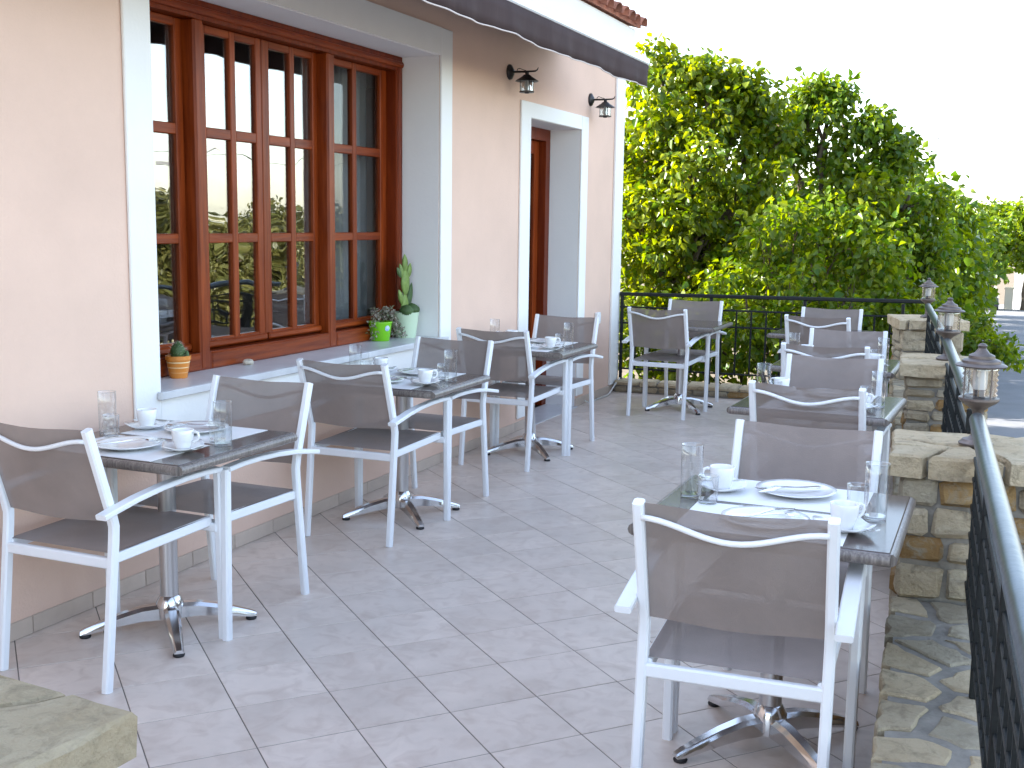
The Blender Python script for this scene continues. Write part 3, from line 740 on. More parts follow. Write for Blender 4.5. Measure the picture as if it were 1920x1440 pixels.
chairs = [  # x, y of the rear feet, heading (deg, 0 = facing away from the camera), label
    (.403, 2.70, 0, 'white framed taupe chair at far left, cut off by the photo edge'),
    (.428, 3.80, 180, 'taupe chair facing the camera at the nearest table under the window'),
    (.405, 4.535, 1, 'taupe chair with its back to the camera at the second wall-side table'),
    (.400, 5.645, 180, 'taupe chair facing the camera at the second wall-side table'),
    (.365, 6.325, 0, 'taupe chair, back to the camera, at the third wall-side table before the doorway'),
    (.395, 7.455, 179, 'taupe chair facing the camera in front of the doorway'),
    (.752, 8.575, -1, 'taupe chair, back to the camera, at the bare table in the back left corner'),
    (.775, 9.62, 180, 'taupe chair against the back railing at the bare corner table'),
    (2.640, 2.60, 3, 'large taupe chair in the right foreground, back to the camera'),
    (2.62, 3.745, 179, 'taupe chair facing the camera beyond the nearest railing-side table'),
    (2.468, 4.795, -2, 'taupe chair with its back to the camera at the second railing-side table'),
    (2.432, 5.845, 181, 'taupe chair facing the camera at the second railing-side table'),
    (2.309, 6.46, 1, 'taupe chair with its back to the camera at the third railing-side table'),
    (2.312, 7.414, 183, 'taupe chair facing the camera at the third railing-side table'),
    (1.978, 8.48, -7, 'taupe chair with its back to the camera at the farthest railing-side table'),
    (1.956, 9.32, 179, 'taupe chair facing the camera against the back railing, farthest at right'),
]
for i, (x, y, a, lab) in enumerate(chairs):
    o = chair0 if i == 0 else copy_tree(chair0)
    o.location = (x, y, 0); o.rotation_euler = (0, 0, R(a)); o['label'] = lab

# ================================================================== TABLES
TZ = .712
def make_table():
    t = thing('cafe_table', 'x', 'table', (0, 0, 0), 0, 'square cafe tables')
    h = .332
    top = MB().box(-h, h, -h, h, TZ - .012, TZ, .004).done('table_top', 'table_top', t)
    e = MB()
    for (a, b) in (((-h, -h), (h, -h)), ((h, -h), (h, h)), ((h, h), (-h, h)), ((-h, h), (-h, -h))):
        e.tube([(a[0], a[1], TZ - .0185), (b[0], b[1], TZ - .0185)], .0165, 10)
    e.done('edge_band', 'table_edge', top, 'auto')
    MB().box(-h + .01, h - .01, -h + .01, h - .01, TZ - .033, TZ - .012).done('under_board', 'table_edge', top)
    MB().box(-.12, .12, -.12, .12, TZ - .042, TZ - .033).done('top_plate', 'lamp_black', t)
    MB().lathe([(.033, .10), (.033, TZ - .042)], 24).done('column', 'brushed', t, 'auto')
    MB().lathe([(0, .045), (.048, .045), (.05, .10), (.038, .125), (.033, .13)], 20).done('hub', 'alu', t, 'auto')
    for k in range(4):
        v = []; sec = 7; pts = [(.03, .098, .027, .055), (.10, .094, .026, .05), (.17, .078, .024, .042), (.24, .056, .021, .032), (.295, .036, .018, .024), (.315, .026, .016, .018)]
        mb = MB(); vs_ = []
        for (r_, zt, hw, th) in pts:
            zb = max(.014, zt - th); vs_ += [(r_, -hw, zb), (r_, -hw, zt - .012), (r_, -hw * .55, zt), (r_, hw * .55, zt), (r_, hw, zt - .012), (r_, hw, zb)]
        fs_ = [tuple(range(6)), tuple(5 - i + 30 for i in range(6))]
        for i in range(5):
            for j in range(6): fs_.append((i * 6 + j, i * 6 + (j + 1) % 6, i * 6 + 6 + (j + 1) % 6, i * 6 + 6 + j))
        mb.add(vs_, fs_); leg = mb.done('base_leg', 'alu', t, 'auto', rot=(0, 0, R(45 + 90 * k)))
        MB().lathe([(0, 0), (.019, 0), (.021, .006), (.015, .016), (0, .016)], 12, (.297, 0, 0)).done('foot', 'rubber', leg, True)
    return t
table0 = make_table()
tables = [  # x, y, rz, label, short phrase for the settings (None = bare)
    (.420, 3.255, 0, 'dark square cafe table laid for two, nearest under the window', 'the nearest table under the window'),
    (.400, 5.085, 1, 'dark square cafe table laid for two, second along the wall', 'the second wall-side table'),
    (.375, 6.885, 0, 'dark square cafe table laid for two, third along the wall before the door', 'the third wall-side table'),
    (.808, 9.09, 0, 'bare dark cafe table in the back left corner of the terrace', None),
    (2.635, 3.225, 0, 'dark cafe table laid for two in the right foreground', 'the nearest railing-side table'),
    (2.445, 5.325, -2, 'dark cafe table laid for two, second along the railing', 'the second railing-side table'),
    (2.318, 6.94, 0, 'dark cafe table laid for two, third along the railing', 'the third railing-side table'),
    (1.955, 8.90, -3, 'bare dark cafe table, farthest along the railing', None),
]
for i, (x, y, a, lab, ph) in enumerate(tables):
    o = table0 if i == 0 else copy_tree(table0)
    o.location = (x, y, 0); o.rotation_euler = (0, 0, R(a)); o['label'] = lab

# ---- tableware prototypes (meshes shared between copies)
def glass_mesh(r_, h, th, base):
    m_ = MB().lathe([(0, 0), (r_ * .90, 0), (r_ * .93, .003), (r_ * .955, h * .3), (r_ * .98, h * .65), (r_, h), (r_ + .0006, h + .0008), (r_ - .001, h + .0012), (r_ - .0022, h - .002)], 28)
    m_.f = [f_ for f_ in m_.f if len(f_) == 4]
    m_.lathe([(0, base), (r_ * .90, base)], 28); m_.f = [f_ for f_ in m_.f if len(f_) == 4]
    return mk('glass', m_.v, m_.f, True)
ME = {}
ME['tall_glass'] = glass_mesh(.033, .158, .0022, .012)
ME['short_glass'] = glass_mesh(.030, .080, .0022, .012)
def saucer_mod(a): c, s_ = abs(math.cos(a - .3)), abs(math.sin(a - .3)); return 1 / ((c ** 4 + s_ ** 4) ** .25)
b = MB().lathe([(0, .002), (.03, .001), (.034, .003), (.060, .010), (.070, .015), (.0705, .018), (.058, .0135), (.032, .0065), (0, .006)], 40, rmod=None)
v2 = []
for (x, y, z) in b.v:
    a = math.atan2(y, x); r_ = math.hypot(x, y); q = saucer_mod(a); k = max(0, (r_ - .034) / .036); qq = 1 + (q - 1) * k
    v2.append((x * qq, y * qq, z + k * .010 * (q - 1) / .19 ))
ME['saucer'] = mk('saucer', v2, b.f, True)
b = MB().lathe([(0, .004), (.07, .002), (.075, .004), (.105, .014), (.118, .017), (.1185, .020), (.104, .0175), (.076, .009), (0, .008)], 40); ME['plate'] = mk('plate', b.v, b.f, True)
b = MB().lathe([(0, .004), (.022, .001), (.0245, .001), (.026, .010), (.033, .030), (.0355, .034), (.0385, .068), (.0375, .0695), (.0355, .067), (.032, .036), (.024, .010), (0, .007)], 28); ME['cup_body'] = mk('cup_body', b.v, b.f, True)
hd = [(.034, 0, .060), (.046, 0, .064), (.056, 0, .060), (.060, 0, .048), (.055, 0, .036), (.044, 0, .028), (.033, 0, .028)]
b = MB().tube(hd, .0048, 8); ME['cup_handle'] = mk('cup_handle', b.v, b.f, True)
b = MB().box(-.22, .22, -.155, .155, 0, .0012); ME['placemat'] = mk('placemat', b.v, b.f)
def flatware(kind):
    mb = MB(); t_ = .0011
    def strip(pts):     # (s along, half width, z)
        vs_ = []
        for (s_, w_, z) in pts: vs_ += [(-w_, s_, z), (w_, s_, z), (w_, s_, z + 2 * t_), (-w_, s_, z + 2 * t_)]
        n_ = len(pts); fs_ = [(0, 1, 2, 3), (4 * n_ - 1, 4 * n_ - 2, 4 * n_ - 3, 4 * n_ - 4)]
        for i in range(n_ - 1):
            for j in range(4): fs_.append((i * 4 + j, i * 4 + 4 + j, i * 4 + 4 + (j + 1) % 4, i * 4 + (j + 1) % 4))
        mb.add(vs_, fs_)
    strip([(-.10, .006, .001), (-.09, .0085, .001), (-.04, .0065, .003), (.02, .004, .008), (.045, .0042, .010)])
    if kind == 'fork':
        strip([(.044, .0042, .010), (.055, .010, .006), (.07, .0115, .004)])
        for k in range(4):
            x0 = -.0098 + k * .00653; vs_ = []
            for (s_, z) in ((.069, .004), (.085, .003), (.102, .006)):
                ww = .0019 if s_ < .1 else .0009
                vs_ += [(x0 - ww, s_, z), (x0 + ww, s_, z), (x0 + ww, s_, z + .002), (x0 - ww, s_, z + .002)]
            fs_ = [(0, 1, 2, 3), (11, 10, 9, 8)]
            for i in range(2):
                for j in range(4): fs_.append((i * 4 + j, i * 4 + 4 + j, i * 4 + 4 + (j + 1) % 4, i * 4 + (j + 1) % 4))
            mb.add(vs_, fs_)
    elif kind == 'knife':
        strip([(.044, .0042, .010), (.06, .008, .008), (.09, .0085, .005), (.115, .006, .003), (.125, .001, .002)])
    else:
        strip([(.044, .0042, .010), (.056, .010, .006), (.07, .0145, .0035), (.085, .0135, .004), (.097, .007, .007), (.100, .002, .008)])
    return mk(kind, mb.v, mb.f, False)
for k_ in ('fork', 'knife', 'spoon'): ME[k_] = flatware(k_)
def put(kind, material, x, y, z, rz, label, cat, group, tilt=(0, 0), sc=1):
    o = ob(kind, ME[kind], material, None, (x, y, z), (tilt[0], tilt[1], rz)); o.scale = (sc,) * 3
    return tag(o, label, cat, group)
def put_cup(x, y, z, rz, label):
    t = thing('coffee_cup', label, 'cup', (x, y, z), rz, 'white coffee cups')
    ob('cup_body', ME['cup_body'], 'porcelain', t); ob('handle', ME['cup_handle'], 'porcelain', t)
for ti, (tx, ty, ta, lab, ph) in enumerate(tables):
    if ph is None: continue
    for side in (0, 1):
        rs = random.Random(100 + ti * 2 + side)
        who = ('near' if side == 0 else 'far') + ' place, ' + ph
        A = R(ta) + (PI if side else 0)
        def P(lx, ly):
            return (tx + lx * math.cos(A) - ly * math.sin(A), ty + lx * math.sin(A) + ly * math.cos(A))
        j = lambda s_=.012: rs.uniform(-s_, s_)
        x, y = P(0 + j(), -.17); mz = TZ + .0004
        put('placemat', 'paper', x, y, mz, A + j(.03), 'white paper placemat, ' + who, 'placemat', 'paper placemats')
        px, py = P(-.015 + j(), -.185 + j()); pz = mz + .0014
        put('plate', 'porcelain', px, py, pz, A, 'round white plate, ' + who, 'plate', 'white plates')
        x, y = P(.005 + j(), -.18 + j()); put('fork', 'steel', x, y, pz + .0185, A + R(-58 + j(.2) * 50), 'steel fork lying on the plate, ' + who, 'fork', 'steel forks', (0, R(2)))
        x, y = P(-.01 + j(), -.172 + j()); put('knife', 'steel', x, y, pz + .0195, A + R(-42 + j(.2) * 50), 'steel knife lying on the plate, ' + who, 'knife', 'steel knives', (0, R(-2)))
        cx, cy = (.205 + j(), -.155 + j(.02)); x, y = P(cx, cy)
        put('saucer', 'porcelain', x, y, mz + .0014, A + j(.4), 'squarish white saucer, ' + who, 'saucer', 'white saucers')
        put_cup(x, y, mz + .0075, A + R(20 + rs.uniform(-25, 25)) if side == 0 else A + R(rs.uniform(-30, 30)), 'white coffee cup on its saucer, ' + who)
        x, y = P(cx + .035, cy - .045); put('spoon', 'steel', x, y, mz + .0135, A + R(-70 + j(.3) * 40), 'small teaspoon on the saucer, ' + who, 'spoon', 'teaspoons', (R(4), R(1)), .62)
        x, y = P(-.262 + j(.008), .005 + j(.02)); put('tall_glass', 'glass', x, y, TZ + .0008, 0, 'tall clear tumbler, ' + who, 'glass', 'tall clear glasses')
        x, y = P(-.200 + j(.008), -.035 + j(.02)); put('short_glass', 'glass', x, y, TZ + .0025, 0, 'short clear water glass, ' + who, 'glass', 'short clear glasses')

# ================================================================== PLANTS ON THE SILL
SZ = wz0 + .0005
rs = random.Random(5)
t = thing('potted_cactus', 'small cactus in an orange striped pot on the window sill', 'potted plant', (-.185, 4.075, SZ))
p = MB().lathe([(0, 0), (.037, 0), (.039, .004), (.052, .080), (.056, .082), (.056, .100), (.051, .100), (.050, .082), (0, .080)], 28).done('pot', 'orange_pot', t, 'auto')
for (za, zb) in ((.018, .026), (.042, .050), (.066, .074)):
    MB().lathe([(.0375 + za * .18, za), (.0382 + zb * .18, zb)], 28).done('stripe', 'cream_glaze', p, True)
    bpy.data.objects[-1] if False else None
MB().lathe([(0, .084), (.050, .083)], 16).done('soil', 'potting', t)
def ribbed(r_, h, ribs, z0, c=(0, 0)):
    mb = MB(); prof = [(r_ * math.sin(math.pi * min(1, .18 + .82 * k / 9)) ** .7 if k < 9 else 0, z0 + h * k / 9) for k in range(10)]
    mb.lathe(prof, ribs * 2, (c[0], c[1], 0)); mb.v = [(x if i % 2 else c[0] + (x - c[0]) * .84, y if i % 2 else c[1] + (y - c[1]) * .84, z) for i, (x, y, z) in enumerate(mb.v)]
    return mb
ribbed(.034, .085, 14, .08).done('cactus', 'cactus', t, True)
ribbed(.011, .045, 8, .08, (.040, .012)).done('cactus_offset', 'cactus', t, True)
sp = MB()
for k in range(90):
    a = rs.uniform(0, 6.28); zz = rs.uniform(.10, .162); r_ = .034 * math.sin(math.pi * (.18 + .82 * (zz - .08) / .085)) ** .7
    sp.tube([(r_ * math.cos(a), r_ * math.sin(a), zz), (r_ * 1.35 * math.cos(a + .2), r_ * 1.35 * math.sin(a + .2), zz + .006)], [.0006, .0002], 3)
so = sp.done('spines', 'shell', t); so['kind'] = 'stuff'
sh = MB(); rs2 = random.Random(9)
prof = []
for k in range(22):
    a = k * .62; r_ = .034 * (1 - k / 24); prof.append((r_ * math.cos(a) * .5 + k * .0012, r_ * math.sin(a) * .5, .014 + .0002 * k))
sh.tube(prof, [.017 * (1 - k / 23) + .001 for k in range(22)], 8)
tag(sh.done('sea_shell', 'shell', None, True, loc=(-.20, 4.60, SZ - .003)), 'small pale sea shell lying on the window sill', 'shell')
# prickly pear with round cacti in a pale mint pot
t = thing('potted_cactus', 'prickly pear and round cacti in a tall pale green pot on the sill', 'potted plant', (-.165, 6.165, SZ))
MB().lathe([(0, 0), (.062, 0), (.064, .004), (.083, .150), (.085, .155), (.080, .156), (.078, .145), (0, .143)], 32).done('pot', 'mint_pot', t, 'auto')
MB().lathe([(0, .147), (.078, .146)], 20).done('soil', 'potting', t)
def pad(base, h, w_, th, ay, ax, par, mtl):
    mb = MB(); prof = [(math.sin(math.pi * (.06 + .94 * k / 10)) ** .75 * .5 if k < 10 else 0, k / 10) for k in range(11)]
    mb.lathe(prof, 14); mb.v = [(x * th, y * w_, z * h) for x, y, z in mb.v]
    o = mb.done('cactus_pad', mtl, par, True, loc=base, rot=(ax, ay, 0)); return o
pad((0, -.01, .13), .145, .085, .030, 0, 0, t, 'cactus_pale'); pad((0, .0, .255), .17, .10, .032, 0, R(2), t, 'cactus_pale')
pad((0, -.005, .395), .115, .058, .026, 0, R(3), t, 'cactus_pale'); pad((0, -.035, .36), .10, .045, .024, 0, R(22), t, 'cactus_pale'); pad((.0, .03, .36), .10, .05, .024, 0, R(-20), t, 'cactus_pale')
pad((0, -.035, .20), .11, .048, .024, 0, R(28), t, 'cactus_pale'); pad((0, .035, .18), .16, .055, .024, 0, R(-16), t, 'cactus'); pad((0, -.055, .37), .08, .04, .02, 0, R(42), t, 'cactus')
ribbed(.050, .07, 16, .14, (.025, .035)).done('round_cactus', 'cactus', t, True); ribbed(.045, .065, 16, .14, (.03, -.045)).done('round_cactus', 'cactus', t, True)

def leaf_cloud(name, material, parent, centers, spread, nl, size, rs, six=True, droop=.5, loc=(0, 0, 0), flat=1.0, up_bias=.6):
    """leaves as folded little faces around cluster centres (numpy)."""
    rg = np.random.default_rng(rs); C = np.repeat(np.asarray(centers, float), nl, axis=0); n_ = len(C)
    off = np.clip(rg.normal(size=(n_, 3)), -1.6, 1.6) * spread; off[:, 2] *= flat
    Pp = C + off
    out = off / (np.linalg.norm(off, axis=1, keepdims=True) + 1e-6)
    ax = out * .8 + rg.normal(size=(n_, 3)) * .55; ax[:, 2] -= droop; ax /= np.linalg.norm(ax, axis=1, keepdims=True)
    nr = rg.normal(size=(n_, 3)) * .6 + out * .5; nr[:, 2] += up_bias
    sd_ = np.cross(ax, nr); sd_ /= np.linalg.norm(sd_, axis=1, keepdims=True) + 1e-9; nr = np.cross(sd_, ax)
    L = size * rg.uniform(.65, 1.25, size=(n_, 1)); W = L * rg.uniform(.30, .42, size=(n_, 1))
    if six:
        prof = [(0, 0, 0), (.28, 1, .16), (.62, .8, .12), (1, 0, -.14), (.62, -.8, .12), (.28, -1, .16)]; fs = [(0, 1, 2, 3), (0, 3, 4, 5)]
    else:
        prof = [(0, 0, 0), (.45, 1, .12), (1, 0, -.1), (.45, -1, .12)]; fs = [(0, 1, 2), (0, 2, 3)]
    k = len(prof); V = np.empty((n_, k, 3))
    for i, (a, b_, c_) in enumerate(prof): V[:, i] = Pp + ax * L * a + sd_ * W * b_ + nr * L * c_
    V = V.reshape(-1, 3); fl = np.array(fs); nf = len(fs); fk = fl.shape[1]
    F = (fl[None] + (np.arange(n_) * k)[:, None, None]).reshape(-1)
    me = bpy.data.meshes.new(name); me.vertices.add(len(V)); me.vertices.foreach_set('co', V.ravel())
    me.loops.add(len(F)); me.loops.foreach_set('vertex_index', F.astype(np.int32)); me.polygons.add(n_ * nf)
    me.polygons.foreach_set('loop_start', np.arange(0, len(F), fk, dtype=np.int32)); me.polygons.foreach_set('loop_total', np.full(n_ * nf, fk, dtype=np.int32))
    at = me.attributes.new('rnd', 'FLOAT', 'POINT'); at.data.foreach_set('value', np.repeat(rg.uniform(0, 1, n_), k).astype(np.float32))
    me.update(); me.validate()
    return ob(name, me, material, parent, loc)
# lime pot with trailing plant
t = thing('potted_plant', 'trailing small-leaved plant in a bright lime green pot on the sill', 'potted plant', (-.20, 5.915, SZ)); t.scale = (.88,) * 3
MB().lathe([(0, 0), (.060, 0), (.063, .004), (.078, .118), (.082, .120), (.082, .130), (.076, .130), (.074, .115), (0, .112)], 30).done('pot', 'green_pot', t, 'auto')
MB().lathe([(0, .118), (.074, .117)], 18).done('soil', 'potting', t)
st = MB().lathe([(0, .0015), (.019, .0015), (.019, 0)], 18).done('sticker', 'sticker', t, loc=(.0700, -.028, .088), rot=(0, R(97), R(-22)))
cs = []; stems = MB(); rs = random.Random(3)
for k in range(13):
    a = rs.uniform(R(20), R(115)) if k < 9 else rs.uniform(0, 6.28); ln = rs.uniform(.10, .26) if k < 9 else rs.uniform(.06, .11)
    pts = []
    for q_ in range(7):
        s_ = q_ / 6; r_ = .03 + ln * s_; zz = .13 + .075 * math.sin(min(1, s_ * 1.6) * 2.2) - max(0, s_ - .35) * .23
        xx = r_ * math.cos(a) * .55; pts.append((min(.12, xx), r_ * math.sin(a), max(.012, zz)))
    stems.tube(pts, .0016, 4); cs += pts[1:]
stems.done('stems', 'bark', t)
leaf_cloud('foliage', 'leaf_ivy', t, cs, .012, 6, .022, 4, True, .1)

# ================================================================== TREES
def limb(mb, a, b_, r0_, r1_, rs, n=6, wob=.10):
    a = Vector(a); b_ = Vector(b_); L = (b_ - a).length; pts = []
    for i in range(n + 1):
        s_ = i / n; p_ = a.lerp(b_, s_)
        if 0 < i < n: p_ += Vector((rs.uniform(-1, 1), rs.uniform(-1, 1), rs.uniform(-.4, .8))) * wob * L * .35
        pts.append(p_)
    mb.tube(pts, [r0_ + (r1_ - r0_) * i / n for i in range(n + 1)], 7); return pts
def tree(name, label, base, lobes, leafm, seed, clumps, nl, spread, size, group, trunk_r=.09, six=True, fork=.45, droop=.55, depth=1.25):
    rs = random.Random(seed); t = thing(name, label, 'tree', base, 0, group); bx_, by_, bz_ = base
    mb = MB(); cz = min(l[2] for l in lobes) ; tip = (rs.uniform(-.1, .1), rs.uniform(-.1, .1), (sum(l[2] for l in lobes) / len(lobes) - bz_) * fork)
    limb(mb, (0, 0, -.1), tip, trunk_r, trunk_r * .7, rs, 6, .05)
    centers = []
    for (x, y, z, r_) in lobes:
        c = Vector((x - bx_, y - by_, z - bz_)); q_ = limb(mb, tip, c, trunk_r * .5, trunk_r * .18, rs, 6, .12)
        n_ = max(6, int(clumps * (r_ / .5) ** 2))
        for k in range(n_):
            d = Vector((rs.gauss(0, 1), rs.gauss(0, 1) * depth, rs.gauss(0, 1))).normalized(); rr = r_ * rs.uniform(.45, 1.08)
            cc = c + Vector((d.x * rr, d.y * rr * depth, d.z * rr)); centers.append(tuple(cc))
            if k % 5 == 0: limb(mb, c.lerp(q_[4], .4), cc, trunk_r * .13, .004, rs, 4, .15)
    mb.done('trunk', 'bark', t, True)
    leaf_cloud('crown', leafm, t, centers, spread, nl, size, seed, six, droop)
    return t
GRP = 'trees behind the terrace'
tree('fig_tree', 'tall broad-leaved tree behind the house corner, sunlit on its left', (-.1, 12.7, ground_z(12.7)),
     [(.62, 13.0, 2.80, .24), (.80, 13.1, 2.50, .32), (1.75, 13.2, 1.75, .34), (-.42, 12.6, 3.22, .22), (-.12, 12.7, 3.10, .18), (.10, 12.7, 3.12, .20), (.42, 12.8, 3.02, .17), (-.40, 12.6, 2.88, .45), (.12, 12.7, 2.76, .46), (-.70, 12.7, 2.33, .50), (-.03, 12.4, 2.04, .58), (-.60, 12.5, 1.44, .56), (.47, 12.8, 2.72, .38), (.17, 12.3, 1.34, .58), (-.50, 12.4, .76, .50), (.58, 12.6, 2.00, .44), (-.95, 12.9, 1.8, .5), (.0, 12.4, .55, .5), (.55, 12.5, .9, .45)],
     'leaf_fig', 41, 22, 54, .088, .092, GRP, .11)
tree('broadleaf_tree', 'airy dark-topped tree behind the back railing, right of the tallest tree', (1.5, 13.7, ground_z(13.7)),
     [(1.14, 13.6, 3.02, .17), (.92, 13.7, 2.88, .16), (1.36, 13.6, 2.92, .15), (1.72, 13.6, 2.70, .17), (2.0, 13.7, 2.42, .17), (1.12, 13.6, 2.70, .40), (.66, 13.7, 2.72, .34), (.85, 13.7, 2.25, .34), (1.60, 13.6, 2.34, .42), (1.96, 13.7, 2.10, .38), (2.18, 13.6, 1.86, .40), (1.33, 13.5, 1.95, .40), (1.82, 13.5, 1.50, .54), (2.34, 13.6, 1.42, .36), (1.25, 13.5, 1.4, .4), (2.42, 13.7, 1.05, .4), (1.9, 13.5, .9, .5)],
     'leaf_dark', 42, 18, 48, .085, .088, GRP, .10)
tree('leafy_bush', 'fresh green leafy bush crowding the back railing', (1.2, 11.4, ground_z(11.4)),
     [(1.02, 11.4, 1.30, .34), (1.62, 11.5, 1.42, .34), (1.32, 11.6, 1.62, .24), (2.05, 11.4, 1.22, .34), (1.85, 11.6, 1.55, .22), (.87, 11.3, .85, .38), (1.40, 11.2, .80, .46), (1.90, 11.2, .76, .42), (2.30, 11.3, .90, .30), (.40, 11.3, .55, .42), (1.00, 11.1, .35, .42), (-.15, 11.3, .36, .36), (1.72, 11.2, .38, .38), (.45, 11.2, .05, .4), (1.35, 11.1, -.05, .4), (2.1, 11.2, .15, .4), (-.2, 11.3, -.05, .35), (2.45, 11.2, .5, .28)],
     'leaf_bush', 43, 24, 46, .088, .080, GRP, .05, fork=.25)
tree('broadleaf_tree', 'dense dark tree standing behind the leafy bush, middle of the grove', (.6, 15.8, ground_z(15.8)),
     [(-1.2, 15.8, 1.5, .7), (-.3, 15.9, 1.45, .75), (.6, 15.8, 1.35, .7), (1.4, 15.9, 1.35, .7), (2.0, 15.8, 1.1, .6), (-.8, 15.8, .5, .8), (.3, 15.8, .4, .8), (1.4, 15.8, .3, .8), (2.1, 15.7, .3, .6)],
     'leaf_dark', 44, 24, 26, .16, .14, GRP, .12)
tree('broadleaf_tree', 'dark green tree at the right end of the grove beside the road', (2.2, 18.4, ground_z(18.4)),
     [(2.10, 18.0, 1.36, .52), (2.46, 18.2, 1.42, .44), (2.60, 18.2, 1.02, .46), (1.6, 18.4, 1.6, .7), (2.35, 18.0, .55, .55), (2.6, 18.0, .1, .4), (1.4, 18.2, .6, .8), (2.2, 18.0, -.2, .5)],
     'leaf_dark', 45, 26, 26, .13, .13, GRP, .11)
tree('broadleaf_tree', 'round green tree added behind the grove to shade the road', (1.3, 22.4, ground_z(22.4)),  # mostly hidden tree, added to keep the sun off the road
     [(1.3, 22.4, 1.8, .9), (2.0, 22.4, 1.3, .7), (.5, 22.4, 1.5, .9), (1.6, 22.2, .4, .9), (2.3, 22.3, .3, .6), (.6, 22.2, .2, .9)],
     'leaf_dark', 49, 10, 26, .18, .18, GRP, .12, six=False)
tree('broadleaf_tree', 'green tree bordering the road behind the grove', (1.2, 27, ground_z(27)),
     [(1.2, 27, 1.9, 1.0), (2.0, 27, 1.5, .8), (1.9, 26.5, .6, .9), (2.3, 26.8, .2, .6), (.4, 27, 1.6, 1.0), (.8, 26.8, .3, 1.0)],
     'leaf_dark', 46, 10, 26, .2, .2, GRP, .14, six=False)
for i, (x, y, lob, lab) in enumerate([
    (.6, 78, [(.6, 78, 1.0, 1.5), (1.6, 78, .6, 1.3), (1.0, 77, -.8, 1.6), (2.2, 77.5, -.6, 1.2), (-.8, 78, 1.2, 1.6)], 'distant green tree at the end of the road, leftmost of the far row'),
    (2.7, 84, [(2.5, 84, 1.5, 1.5), (3.2, 84, 1.7, 1.2), (2.0, 84, .2, 1.4), (3.1, 84, -.1, 1.4), (4.0, 84, 1.0, 1.1)], 'distant green tree over the parked car at the end of the road'),
    (4.6, 80, [(4.3, 80, 1.7, 1.3), (5.2, 80, 1.6, 1.5), (4.6, 80, .4, 1.2), (5.8, 80, .6, 1.4), (6.6, 80, 1.4, 1.5)], 'distant tree with orange trunk at the right photo edge')]):
    tree('broadleaf_tree', lab, (x, y, ground_z(y)), lob, 'leaf_dark', 60 + i, 9 / 6, 60, .38, .42, 'distant trees at the end of the road', .16, six=False)
for k, (x, y, r_) in enumerate(((1.5, 20.2, .8), (1.5, 24.7, .9), (1.2, 30.2, 1.1), (.9, 34.5, 1.2), (.6, 40, 1.4), (.4, 46.5, 1.6), (.5, 53.5, 1.7), (.3, 61, 1.9))):  # added row of mostly hidden trees that casts shade over the far road
    tree('added_shade_tree', 'green tree added to shade the road, %s in the row behind the grove' % ('first', 'second', 'third', 'fourth', 'fifth', 'sixth', 'seventh', 'last')[k], (x, y, ground_z(y)),
         [(x, y, 1.2, r_), (x + .5, y, .7, r_ * .8), (x + .3, y + .5, -.2, r_), (x + .6, y - .4, -.5, r_ * .8), (x - .7, y, .9, r_), (x - .4, y, -.2, r_), (x + .3, y, -1.2, r_), (x + .2, y + .6, -1.8, r_ * .8), (x + .3, y + 2, .3, r_), (x + .3, y - 2, .3, r_)],
         'leaf_dark', 70 + k, 6, 24, .22, .22, GRP, .13, six=False)
# twiggy overhanging shrub by the road
rs = random.Random(77); t = thing('overhanging_shrub', 'small-leaved shrub with twigs drooping over the road behind the far pillar', 'shrub', (2.75, 10.75, ground_z(10.75)))
mb = MB(); cs = []; zb = ground_z(10.75)
for k in range(22):
    ex, ey, ez = rs.uniform(.02, .66), rs.uniform(-.25, .3), rs.uniform(.35, .75)
    if ex > .35: ez = rs.uniform(.42, .60)
    a = Vector((0, 0, rs.uniform(.2, .9))); e_ = Vector((ex, ey, ez - zb)); mid = a.lerp(e_, .55) + Vector((0, 0, rs.uniform(.10, .28)))
    pts = [a, a.lerp(mid, .5) + Vector((0, 0, .06)), mid, mid.lerp(e_, .55) + Vector((0, 0, .04)), e_, e_ + Vector((.05, 0, -.07))]
    mb.tube(pts, [.007, .006, .005, .004, .003, .001], 5); cs += [tuple(p_) for p_ in pts[2:]] + [tuple(pts[3].lerp(pts[4], .5)), tuple(pts[2].lerp(pts[3], .5))]
mb.done('branches', 'bark', t); leaf_cloud('foliage', 'leaf_bush', t, cs, .028, 12, .055, 78, True, .5)
# olives across the street (seen mirrored in the window)
rs = random.Random(90)
for k in range(7):
    y = 17.5 + k * 2.4; x = 13.2 + rs.uniform(-.5, .5); gz = ground_z(y); h = rs.uniform(1.35, 2.0)
    tree('olive_tree', 'sunlit olive tree across the road, %s from the left in the window reflection' % ('first', 'second', 'third', 'fourth', 'fifth', 'sixth', 'seventh')[k], (x, y, gz),
         [(x + rs.uniform(-.7, .7), y + rs.uniform(-1.2, 1.2), rs.uniform(.0, .75) * h - .1, rs.uniform(.6, .9)) for _ in range(7)] + [(x, y, h - .55, .65), (x - .3, y - .7, -.3, .9), (x - .3, y + .7, -.3, .9)],
         'leaf_olive', 91 + k, 8, 34, .22, .17, 'olive trees across the road', .12, six=False)

